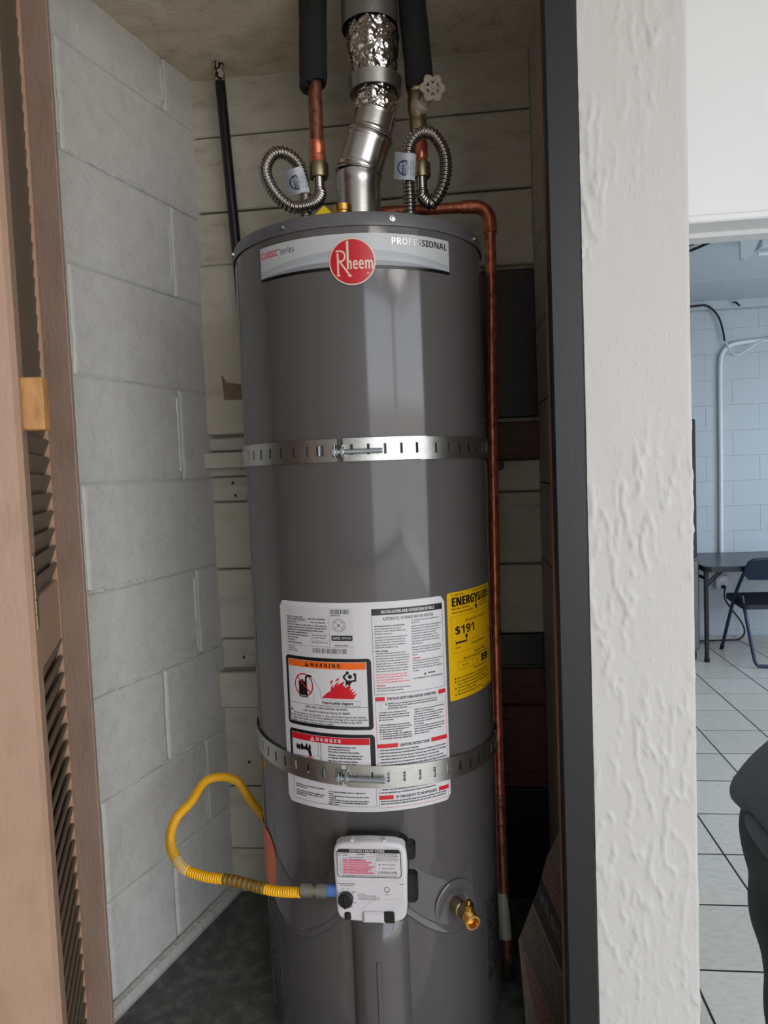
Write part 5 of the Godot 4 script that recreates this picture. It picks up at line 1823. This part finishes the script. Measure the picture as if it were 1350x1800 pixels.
# ---------------------------------------------------------------- gas lines
func build_gas_lines() -> void:
	var pole := G.new()
	pole.tube([Vector3(-0.511, 2.49, -1.61), Vector3(-0.499, 2.243, -1.61), Vector3(-0.488, 2.03, -1.61), Vector3(-0.470, 1.60, -1.61), Vector3(-0.458, 1.10, -1.61), Vector3(-0.450, 0.535, -1.61)], 0.0115, 20)
	var pp := thing("iron_pipe", "black iron pipe dropping from the ceiling corner behind the tank's left shoulder", "pipe", Vector3(-0.45, 0.535, -1.61))
	part("tube", pole, M.black_steel, pp)
	var fr := G.new()
	var nz := FastNoiseLite.new()
	nz.seed = 3
	nz.frequency = 90.0
	fr.grid(20, 10, func(u: float, v: float) -> Vector3:
		var a := TAU * u
		var r := 0.0108 + maxf(0.0, nz.get_noise_3d(sin(a) * 0.1, v * 0.1, cos(a) * 0.1) + 0.05) * 0.007
		return Vector3(lerpf(-0.511, -0.5085, v) + sin(a) * r, lerpf(2.492, 2.44, v), -1.61 + cos(a) * r), -1.0)
	part("flaking_paint", fr, M.valve_crust, pp, "flakes of old paint at the top")
	# yellow coated appliance connector
	var t := thing("gas_hose", "yellow corrugated gas hose looping out from behind the tank to the control", "hose", Vector3(-0.40, 0.80, -1.2))
	var p := [Vector3(-0.43, 0.70, -1.575), Vector3(-0.4824, 0.7683, -1.5500), Vector3(-0.4857, 0.8275, -1.5125), Vector3(-0.4900, 0.8786, -1.4750), Vector3(-0.5001, 0.9163, -1.4375), Vector3(-0.5185, 0.9362, -1.4000), Vector3(-0.5331, 0.9460, -1.3700), Vector3(-0.5433, 0.9411, -1.3438), Vector3(-0.5480, 0.9259, -1.3175), Vector3(-0.5515, 0.9210, -1.2913), Vector3(-0.5600, 0.9153, -1.2650), Vector3(-0.5597, 0.9041, -1.2388), Vector3(-0.5490, 0.8977, -1.2125), Vector3(-0.5302, 0.8899, -1.1863), Vector3(-0.5074, 0.8856, -1.1600), Vector3(-0.4868, 0.8793, -1.1500), Vector3(-0.4613, 0.8785, -1.1429), Vector3(-0.4301, 0.8811, -1.1357), Vector3(-0.4019, 0.8801, -1.1286), Vector3(-0.3674, 0.8747, -1.1214), Vector3(-0.3356, 0.8741, -1.1143), Vector3(-0.3065, 0.8746, -1.1071), Vector3(-0.2820, 0.8808, -1.1000)]
	var hp := []
	for i in range(0, p.size(), 2):
		hp.append(p[i])
	part("hose", hose(G.new(), hp, 0.0058, 0.0087, 0.0046, 16), M.hose_yellow, t)
	var rub := []
	var tape := []
	for q in spline(hp, 0.006):
		if q.y < 0.898 and q.x > -0.524 and q.x < -0.488 and q.z > -1.2:
			rub.append(q)
		if q.y < 0.898 and q.x > -0.428 and q.x < -0.345 and q.z > -1.2:
			tape.append(q)
	part("rubbed_patch", hose(G.new(), rub, 0.0062, 0.0093, 0.0046, 16), M.hose_rubbed, t, "pale rubbed patch of hose")
	part("tape_wrap", hose(G.new(), tape, 0.0080, 0.0095, 0.0030, 14), M.tape, t, "frayed brown tape wrap")
	for q in [[-0.2715, 0.0118, 0.0105], [-0.2465, 0.0122, 0.0095]]:
		part("nut", G.new().lathe([Vector2(q[1] * 0.6, -q[2]), Vector2(q[1], -q[2] * 0.9), Vector2(q[1], q[2] * 0.9), Vector2(q[1] * 0.6, q[2])], 6, Transform3D(Basis(Vector3(0, 0, 1), PI / 2) * Basis(Vector3.UP, 0.2), Vector3(q[0], 0.8855, -1.10))), M.fitting_grey, t)
	part("collar", G.new().lathe([Vector2(0.009, -0.004), Vector2(0.009, 0.004)], 20, Transform3D(Basis(Vector3(0, 0, 1), PI / 2), Vector3(-0.259, 0.8855, -1.10))), M.brass_dull, t)
	part("sealed_thread", G.new().lathe([Vector2(0.0092, -0.013), Vector2(0.0100, -0.005), Vector2(0.0094, 0.008)], 20, Transform3D(Basis(Vector3(0, 0, 1), PI / 2), Vector3(-0.230, 0.8855, -1.10))), M.sealant_blue, t, "thread smeared with blue sealant")


# ---------------------------------------------------------------- copper discharge pipe
func build_discharge() -> void:
	var t := thing("discharge_pipe", "copper discharge pipe bending over the tank and running down its right side", "pipe", Vector3(0.07, 0.58, -1.36))
	# points of the fall, drawn nearer towards its foot
	var fall := [Vector3(0.074, 2.045, -1.500), Vector3(0.0725, 1.93, -1.494), Vector3(0.066, 1.70, -1.480), Vector3(0.0625, 1.50, -1.468), Vector3(0.058, 1.24, -1.449), Vector3(0.0555, 1.00, -1.427), Vector3(0.0545, 0.89, -1.416)]
	part("tube", G.new().tube([Vector3(-0.15, 2.0905, -1.50), Vector3(0.040, 2.086, -1.50)], 0.0108, 24), M.copper, t)
	var el := []
	for i in 13:
		var a := PI / 2 * i / 12
		el.append(Vector3(0.042 + sin(a) * 0.032, 2.086 - (1.0 - cos(a)) * 0.032, -1.50))
	part("elbow", G.new().tube([Vector3(0.018, 2.0865, -1.50)] + el + [Vector3(0.074, 2.032, -1.50)], 0.0132, 24), M.copper, t)
	part("tube", G.new().tube(spline(fall, 0.02), 0.0107, 24), M.copper, t)
	var cp := G.new()
	var c0 := Vector3(0.0547, 0.902, -1.417)
	var c1 := Vector3(0.0545, 0.842, -1.410)
	var q := []
	var rr := []
	for i in 25:
		var u := i / 24.0
		q.append(c0.lerp(c1, u))
		rr.append(0.0122 + (0.0016 if (u > 0.02 and u < 0.14) or (u > 0.86 and u < 0.98) or absf(u - 0.32) < 0.04 else 0.0))
	cp.tube(q, rr, 24)
	part("coupling", cp, M.copper_old, t)
	var low := [Vector3(0.0545, 0.845, -1.410), Vector3(0.0555, 0.76, -1.400), Vector3(0.0560, 0.66, -1.386), Vector3(0.0590, 0.60, -1.378), Vector3(0.0600, 0.58, -1.375)]
	part("tube", G.new().tube(spline(low, 0.01), 0.0107, 24), M.copper_old, t, "darkened lower length of pipe")
	part("paint_smear", G.new().tube(spline([Vector3(0.0545, 0.712, -1.393), Vector3(0.0560, 0.66, -1.386), Vector3(0.0578, 0.625, -1.381)], 0.01), 0.0110, 24), M.white_smear, t, "smear of white paint")
	var en := G.new()
	en.lathe([Vector2(0.0108, 0.0), Vector2(0.0135, -0.001), Vector2(0.0138, -0.006), Vector2(0.0122, -0.008), Vector2(0.0120, -0.038), Vector2(0.0095, -0.042), Vector2(0.0085, -0.030)], 20, Transform3D(Basis(Vector3.RIGHT, 0.14), Vector3(0.0602, 0.592, -1.3755)))
	part("end_fitting", en, M.corroded, t, "corroded fitting at the foot")


func build_flyer() -> void:
	# a printed carton flap leaning in the dark corner
	var g := G.new()
	var pts := [Vector2(0.158, 0.925), Vector2(0.128, 0.862), Vector2(0.113, 0.808), Vector2(0.074, 0.706), Vector2(0.080, 0.60), Vector2(0.083, 0.532), Vector2(0.163, 0.532)]
	var off := func(p: Vector2) -> Vector3: return Vector3(p.x, p.y, -1.225 - (p.y - 0.532) * 0.10 + (p.x - 0.12) * 0.3)
	var nn: Vector3 = Vector3(-0.28, 0.10, 0.95).normalized()
	for s in [0.0, -0.0025]:
		var k := g.v.size()
		for p in pts:
			g.vert(off.call(p) + nn * s, nn * (1.0 if s == 0.0 else -1.0), Vector2((p.x - 0.07) / 0.095 + (p.y - 0.75) * 0.9, (0.93 - p.y) / 0.40 - (p.x - 0.115) * 6.0))
		var tr := Geometry2D.triangulate_polygon(PackedVector2Array(pts))
		for i in range(0, tr.size(), 3):
			g.tri(k + tr[i], k + tr[i + 1], k + tr[i + 2])
	for i in pts.size():
		var a: Vector3 = off.call(pts[i])
		var b: Vector3 = off.call(pts[(i + 1) % pts.size()])
		g.face([a, b, b - nn * 0.0025, a - nn * 0.0025], Vector3.ZERO, [Vector2(0.5, 0.02), Vector2(0.5, 0.02), Vector2(0.5, 0.02), Vector2(0.5, 0.02)])
	tag(part("carton_flap", g, M.print_flyer), "printed brown cardboard sheet leaning in the dark corner below the copper pipe", "cardboard")


# ---------------------------------------------------------------- louvred folding door
func build_door() -> void:
	var o := Vector3(-0.645, 0, -1.072)
	var dv := Vector3(0.402, 0, 0.916).normalized()
	var nn := Vector3(dv.z, 0, -dv.x)      # towards the closet opening
	var bs := Basis(dv, Vector3.UP, dv.cross(Vector3.UP))
	var t := thing("louvred_door", "tan folded louvred door standing open at the left edge", "door", Vector3(-0.6, 0.03, -0.95))
	var th := 0.030
	var bx := func(l0: float, l1: float, y0: float, y1: float, d0: float, d1: float, ch: float) -> G:
		return G.new().box(o + dv * (l0 + l1) * 0.5 + Vector3.UP * (y0 + y1) * 0.5 + nn * (d0 + d1) * 0.5, Vector3(l1 - l0, y1 - y0, absf(d1 - d0)), bs, ch)
	part("stile", bx.call(-0.03, 0.012, 0.03, 2.42, -th, 0.0, 0.002), M.door_paint, t)
	part("stile", bx.call(0.205, 0.246, 0.03, 2.42, -th, 0.0, 0.002), M.door_paint, t)
	for q in [[0.03, 0.25], [1.311, 1.408], [2.30, 2.42]]:
		part("rail", bx.call(0.01, 0.207, q[0], q[1], -th + 0.002, -0.001, 0.002), M.door_paint, t)
	# slats
	var slat := func(y: float) -> void:
		var c := o + dv * 0.1085 + Vector3.UP * y - nn * 0.0085
		var tb := bs * Basis(Vector3.RIGHT, 1.2 + 0.28 * smoothstep(1.62, 1.72, y))
		part("slat", G.new().box(c, Vector3(0.198, 0.0065, 0.037), tb, 0.0022), M.slat_paint, t)
	for k in 33:
		var y := 1.418 + 0.0275 * k
		if y < 2.29:
			slat.call(y)
	for k in 38:
		var y := 1.297 - 0.0275 * k
		if y > 0.26:
			slat.call(y)
	# the leaf folded behind it shows its broad tan edge
	var lf: G = bx.call(-0.02, 0.252, 0.03, 2.42, -th - 0.075, -th - 0.002, 0.002)
	lf.box(o + dv * 0.262 + Vector3.UP * 1.225 - nn * 0.0410, Vector3(0.026, 2.39, 0.090), bs, 0.006)
	part("folded_leaf", lf, M.door_paint, t, "folded second leaf with a worn tan edge")
	# hinge
	var hg := part("hinge", bx.call(0.214, 0.238, 1.375, 1.47, -0.001, 0.0012, 0.0004), M.brass_dull, t, "worn brass hinge")
	for k in 5:
		part("knuckle", G.new().tube([o + dv * 0.246 + Vector3.UP * (1.375 + k * 0.019 + 0.0006) + nn * 0.002, o + dv * 0.246 + Vector3.UP * (1.375 + (k + 1) * 0.019 - 0.0006) + nn * 0.002], 0.0034, 12), M.brass_dull, hg)
	# pine block screwed to the stile
	part("wood_block", G.new().box(o + dv * 0.232 + Vector3.UP * 1.661 + nn * 0.0145, Vector3(0.026, 0.066, 0.029), bs * Basis(Vector3.UP, -0.12), 0.0015), M.pine, t, "raw pine block fixed to the door")


# ---------------------------------------------------------------- furniture of the back room
func build_furniture() -> void:
	var f := thing("refrigerator", "tall steel refrigerator on casters mostly hidden behind the white wall end", "refrigerator", Vector3(1.37, 0, -6.0))
	part("body", rbox(Vector3(1.0, 0.085, -6.36), Vector3(1.760, 1.857, -5.70), 0.006), M.fridge_steel, f)
	part("upper_door", rbox(Vector3(1.003, 0.80, -5.695), Vector3(1.762, 1.85, -5.64), 0.008), M.fridge_dark, f, "dark upper door")
	part("lower_door", rbox(Vector3(1.003, 0.09, -5.695), Vector3(1.770, 0.785, -5.63), 0.008), M.fridge_steel, f, "grey lower door")
	for x in [1.06, 1.735]:
		for z in [-6.28, -5.68]:
			part("caster", G.new().lathe([Vector2(0.008, -0.014), Vector2(0.034, -0.014), Vector2(0.038, -0.009), Vector2(0.038, 0.009), Vector2(0.034, 0.014), Vector2(0.008, 0.014)], 20, Transform3D(Basis(Vector3(0, 0, 1), PI / 2), Vector3(x, 0.038, z))), M.rubber, f)
			part("fork", rbox(Vector3(x - 0.022, 0.03, z - 0.014), Vector3(x + 0.022, 0.088, z + 0.014), 0.004), M.fridge_steel, f)
	var t := thing("folding_table", "dark grey folding table against the far wall of the back room", "table", Vector3(2.4, 0, -5.97))
	var tp := PackedVector2Array()
	for c in [[3.15, 6.335, 0.0], [1.85, 6.335, PI / 2], [1.85, 5.60, PI], [3.15, 5.60, PI * 1.5]]:
		for i in 7:
			var a: float = c[2] + PI / 2 * i / 6
			tp.append(Vector2(c[0] + cos(a) * 0.06, c[1] + sin(a) * 0.06))
	var flat := Transform3D(Basis(Vector3.RIGHT, -PI / 2), Vector3(0, 0.70, 0))
	part("tabletop", G.new().prism(tp, 0.038, flat), M.table_dark, t)
	var tq := PackedVector2Array()
	for q in tp:
		tq.append(Vector2(2.475, 5.99) + (q - Vector2(2.475, 5.99)) * Vector2(0.985, 0.975))
	part("top_face", G.new().prism(tq, 0.003, Transform3D(Basis(Vector3.RIGHT, -PI / 2), Vector3(0, 0.737, 0))), M.table_top, t)
	for x in [1.815, 3.14]:
		for z in [-5.615, -6.33]:
			var s := 1.0 if x < 2.0 else -1.0
			var lg := part("leg", G.new().tube([Vector3(x, 0.02, z), Vector3(x, 0.70, z)], 0.0165, 14), M.table_dark, t)
			part("foot_cap", G.new().tube([Vector3(x, 0.0, z), Vector3(x, 0.03, z)], 0.020, 12), M.rubber, lg)
			part("brace", G.new().tube([Vector3(x, 0.60, z), Vector3(x + 0.10 * s, 0.70, z)], 0.007, 8), M.table_dark, t)
			part("brace", G.new().tube([Vector3(x, 0.575, z), Vector3(x + 0.13 * s, 0.70, z)], 0.007, 8), M.table_dark, t)
		part("cross_rail", G.new().tube([Vector3(x, 0.64, -5.615), Vector3(x, 0.64, -6.33)], 0.012, 10), M.table_dark, t)
	var c := thing("folding_chair", "dark blue metal folding chair pulled up to the grey table", "chair", Vector3(2.27, 0, -5.7))
	var xl := 2.052
	var xr := 2.485
	# front frame: feet, uprights, top hoop
	var fr := [Vector3(xl, 0.02, -5.985), Vector3(xl, 0.47, -5.71), Vector3(xl + 0.005, 0.70, -5.515), Vector3(xl + 0.03, 0.785, -5.455), Vector3(xl + 0.09, 0.80, -5.445), Vector3(xr - 0.09, 0.80, -5.445), Vector3(xr - 0.03, 0.785, -5.455), Vector3(xr - 0.005, 0.70, -5.515), Vector3(xr, 0.47, -5.71), Vector3(xr, 0.02, -5.985)]
	part("front_frame", G.new().tube(spline(fr, 0.015), 0.0125, 12), M.chair_blue, c)
	var rr := [Vector3(xl + 0.028, 0.50, -5.63), Vector3(xl + 0.032, 0.28, -5.53), Vector3(xl + 0.036, 0.09, -5.445), Vector3(xl + 0.048, 0.035, -5.425), Vector3(xl + 0.09, 0.018, -5.42), Vector3(xr - 0.09, 0.018, -5.42), Vector3(xr - 0.048, 0.035, -5.425), Vector3(xr - 0.036, 0.09, -5.445), Vector3(xr - 0.032, 0.28, -5.53), Vector3(xr - 0.028, 0.50, -5.63)]
	part("rear_frame", G.new().tube(spline(rr, 0.015), 0.0125, 12), M.chair_blue, c)
	for x in [xl, xr]:
		part("foot_cap", G.new().tube([Vector3(x, 0.0, -5.997), Vector3(x, 0.04, -5.973)], 0.016, 12), M.rubber, c)
		part("hinge_plate", G.new().box(Vector3(x + (0.014 if x == xl else -0.014), 0.455, -5.665), Vector3(0.005, 0.075, 0.06), Basis(Vector3.RIGHT, 0.5), 0.002), M.chair_blue, c)
	var bp := G.new().grid(24, 12, func(u: float, v: float) -> Vector3:
		var x := lerpf(xl + 0.012, xr - 0.012, u)
		var e := minf(u, 1.0 - u) * 2.0
		var cut := 0.045 * pow(1.0 - smoothstep(0.0, 0.22, e), 2.0)
		var y := lerpf(0.635 + cut, 0.797 - cut * 0.3, v)
		return Vector3(x, y, -5.462 - (0.797 - y) * 0.62 + 0.028 * sin(PI * u)))
	bp.grid(24, 12, func(u: float, v: float) -> Vector3:
		var x := lerpf(xl + 0.012, xr - 0.012, u)
		var e := minf(u, 1.0 - u) * 2.0
		var cut := 0.045 * pow(1.0 - smoothstep(0.0, 0.22, e), 2.0)
		var y := lerpf(0.635 + cut, 0.797 - cut * 0.3, v)
		return Vector3(x, y, -5.470 - (0.797 - y) * 0.62 + 0.028 * sin(PI * u)), -1.0)
	part("backrest", bp, M.chair_blue, c)
	var seat := PackedVector2Array()
	for q in [[xr - 0.05, 5.90, 0.0], [xl + 0.05, 5.90, PI / 2], [xl + 0.05, 5.60, PI], [xr - 0.05, 5.60, PI * 1.5]]:
		for i in 7:
			var a: float = q[2] + PI / 2 * i / 6
			seat.append(Vector2(q[0] + cos(a) * 0.045, q[1] + sin(a) * 0.05))
	part("seat", G.new().prism(seat, 0.035, Transform3D(Basis(Vector3.RIGHT, -PI / 2 + 0.06), Vector3(0, 0.425 - 0.345, 0))), M.chair_pad, c, "worn dark padded seat")


# ---------------------------------------------------------------- the person at the right edge
func build_person() -> void:
	var t := thing("person", "person in a dark grey hoodie and black trousers bending forward at the right edge", "person", Vector3(0.60, 0, -1.30))
	var zc := -1.305
	var dx := 0.034
	# legs and seat of the trousers
	var tr := []
	for s in [-1.0, 1.0]:
		var hip := Vector3(0.588 + dx, 0.845, zc + 0.085 * s)
		var mid := Vector3(0.590 + dx, 0.68, zc + 0.095 * s)
		var knee := Vector3(0.600 + dx, 0.475, zc + 0.105 * s)
		var shin := Vector3(0.592 + dx, 0.30, zc + 0.11 * s)
		tr.append([hip, mid, 0.106, 0.086])
		tr.append([mid, knee, 0.086, 0.066])
		tr.append([knee, shin, 0.066, 0.068])
		tr.append([shin, Vector3(0.590 + dx, 0.095, zc + 0.11 * s), 0.068, 0.058])
	tr.append([Vector3(0.588 + dx, 0.835, zc - 0.07), Vector3(0.588 + dx, 0.835, zc + 0.07), 0.104, 0.104])
	var body := part("trousers", nets(tr, 0.04, 0.012, G.new()), M.trousers, t, "black soft trousers")
	var ps := [Vector3(0.497, 0.770, zc + 0.105), Vector3(0.503, 0.812, zc + 0.140), Vector3(0.535, 0.842, zc + 0.176), Vector3(0.590, 0.856, zc + 0.194)]
	part("pocket_seam", G.new().tube(spline(ps, 0.01), 0.0022, 8), M.trousers, body)
	# hoodie: waist roll over the rib hem, bent back, arms
	var ho := []
	ho.append([Vector3(0.592 + dx, 0.905, zc - 0.085), Vector3(0.592 + dx, 0.905, zc + 0.085), 0.108, 0.108])
	ho.append([Vector3(0.660, 0.925, zc), Vector3(0.82, 1.035, zc), 0.095, 0.13])
	ho.append([Vector3(0.80, 1.06, zc - 0.06), Vector3(0.96, 1.18, zc - 0.09), 0.135, 0.11])
	ho.append([Vector3(0.80, 1.06, zc + 0.06), Vector3(0.96, 1.18, zc + 0.09), 0.135, 0.11])
	ho.append([Vector3(0.99, 1.21, zc - 0.13), Vector3(0.99, 1.21, zc + 0.13), 0.085, 0.085])
	# soft folds of the fleece
	ho.append([Vector3(0.540, 0.900, zc + 0.13), Vector3(0.68, 0.945, zc + 0.172), 0.036, 0.040])
	ho.append([Vector3(0.560, 0.965, zc + 0.07), Vector3(0.70, 1.02, zc + 0.14), 0.040, 0.05])
	ho.append([Vector3(0.545, 0.900, zc - 0.13), Vector3(0.66, 0.985, zc - 0.175), 0.040, 0.045])
	for s in [-1.0, 1.0]:
		ho.append([Vector3(0.99, 1.20, zc + 0.175 * s), Vector3(1.07, 0.98, zc + 0.235 * s), 0.075, 0.062])
		ho.append([Vector3(1.07, 0.98, zc + 0.235 * s), Vector3(1.20, 0.87, zc + 0.17 * s), 0.060, 0.046])
	ho.append([Vector3(1.01, 1.27, zc - 0.07), Vector3(1.01, 1.27, zc + 0.07), 0.065, 0.065])
	var hem := Vector3(-0.10, 0.995, 0).normalized()
	part("hoodie", nets(ho, 0.03, 0.011, G.new(), func(p: Vector3) -> float: return -(p - Vector3(0.50, 0.874, zc)).dot(hem) if p.x < 0.8 else -1.0), M.hoodie, t, "dark grey fleece hoodie")
	var hb := []
	for i in 41:
		var a := TAU * i / 40
		hb.append(Vector3(0.590 + dx + cos(a) * 0.106, 0.0, zc + sin(a) * 0.185))
		hb[i].y = 0.868 + (hb[i].x - 0.50) * 0.10
	part("rib_hem", G.new().tube(hb, 0.017, 10, false), M.hoodie, t)
	# head, hair, hands, shoes
	var hc := Vector3(1.135, 1.37, zc)
	var hx := Basis(Vector3(0, 0, 1), -0.75)
	var hd := [[hc + hx * Vector3(0, 0.035, 0), hc + hx * Vector3(0.01, -0.02, 0), 0.088, 0.078], [hc + hx * Vector3(0.03, -0.03, 0), hc + hx * Vector3(0.045, -0.09, 0), 0.062, 0.044], [hc + hx * Vector3(-0.02, -0.06, 0), hc + hx * Vector3(-0.06, -0.17, 0), 0.055, 0.058], [hc + hx * Vector3(0.088, 0.0, 0), hc + hx * Vector3(0.102, -0.032, 0), 0.009, 0.014]]
	for s in [-1.0, 1.0]:
		hd.append([hc + hx * Vector3(-0.005, 0.01, 0.078 * s), hc + hx * Vector3(-0.005, -0.03, 0.076 * s), 0.016, 0.011])
	var head := part("head", nets(hd, 0.02, 0.004, G.new()), M.skin, t)
	for s in [-1.0, 1.0]:
		part("eye", nets([[hc + hx * Vector3(0.078, 0.004, 0.031 * s), hc + hx * Vector3(0.0785, 0.004, 0.031 * s), 0.011, 0.011]], 0.004, 0.003, G.new()), M.lamp_white, head)
	part("mouth", nets([[hc + hx * Vector3(0.083, -0.07, -0.018), hc + hx * Vector3(0.083, -0.07, 0.018), 0.006, 0.006]], 0.004, 0.003, G.new()), M.valve_pink, head)
	part("hair", nets([[hc + hx * Vector3(-0.006, 0.05, 0), hc + hx * Vector3(-0.03, 0.0, 0), 0.089, 0.088]], 0.01, 0.005, G.new()), M.hair, t)
	for s in [-1.0, 1.0]:
		var w := Vector3(1.205, 0.865, zc + 0.168 * s)
		var dr := Vector3(0.62, -0.76, -0.18 * s).normalized()
		var sd := Vector3(0.2, 0.0, 0.98)
		var hn := [[w - dr * 0.03, w + dr * 0.02, 0.026, 0.027]]
		for k in 4:
			var b: Vector3 = w + dr * 0.02 + sd * (k - 1.5) * 0.018
			hn.append([w + sd * (k - 1.5) * 0.010, b + dr * 0.055, 0.014, 0.011])
			var ln: float = [0.032, 0.040, 0.037, 0.028][k]
			hn.append([b + dr * 0.055, b + dr * (0.055 + ln) + Vector3(-0.008, -0.006, 0), 0.0095, 0.009])
			hn.append([b + dr * (0.055 + ln) + Vector3(-0.008, -0.006, 0), b + dr * (0.055 + ln * 1.6) + Vector3(-0.026, -0.016, 0), 0.009, 0.0075])
		hn.append([w + dr * 0.005 - sd * 0.020 * s, w + dr * 0.04 - sd * 0.045 * s, 0.013, 0.011])
		hn.append([w + dr * 0.04 - sd * 0.045 * s, w + dr * 0.068 - sd * 0.050 * s, 0.011, 0.0085])
		part("hand", nets(hn, 0.008, 0.0035, G.new()), M.skin, t)
		part("shoe", nets([[Vector3(0.595, 0.05, zc + 0.11 * s), Vector3(0.75, 0.042, zc + 0.125 * s), 0.048, 0.040], [Vector3(0.615, 0.09, zc + 0.11 * s), Vector3(0.65, 0.06, zc + 0.11 * s), 0.055, 0.045]], 0.03, 0.006, G.new(), func(p: Vector3) -> float: return 0.003 - p.y), M.shoe, t)
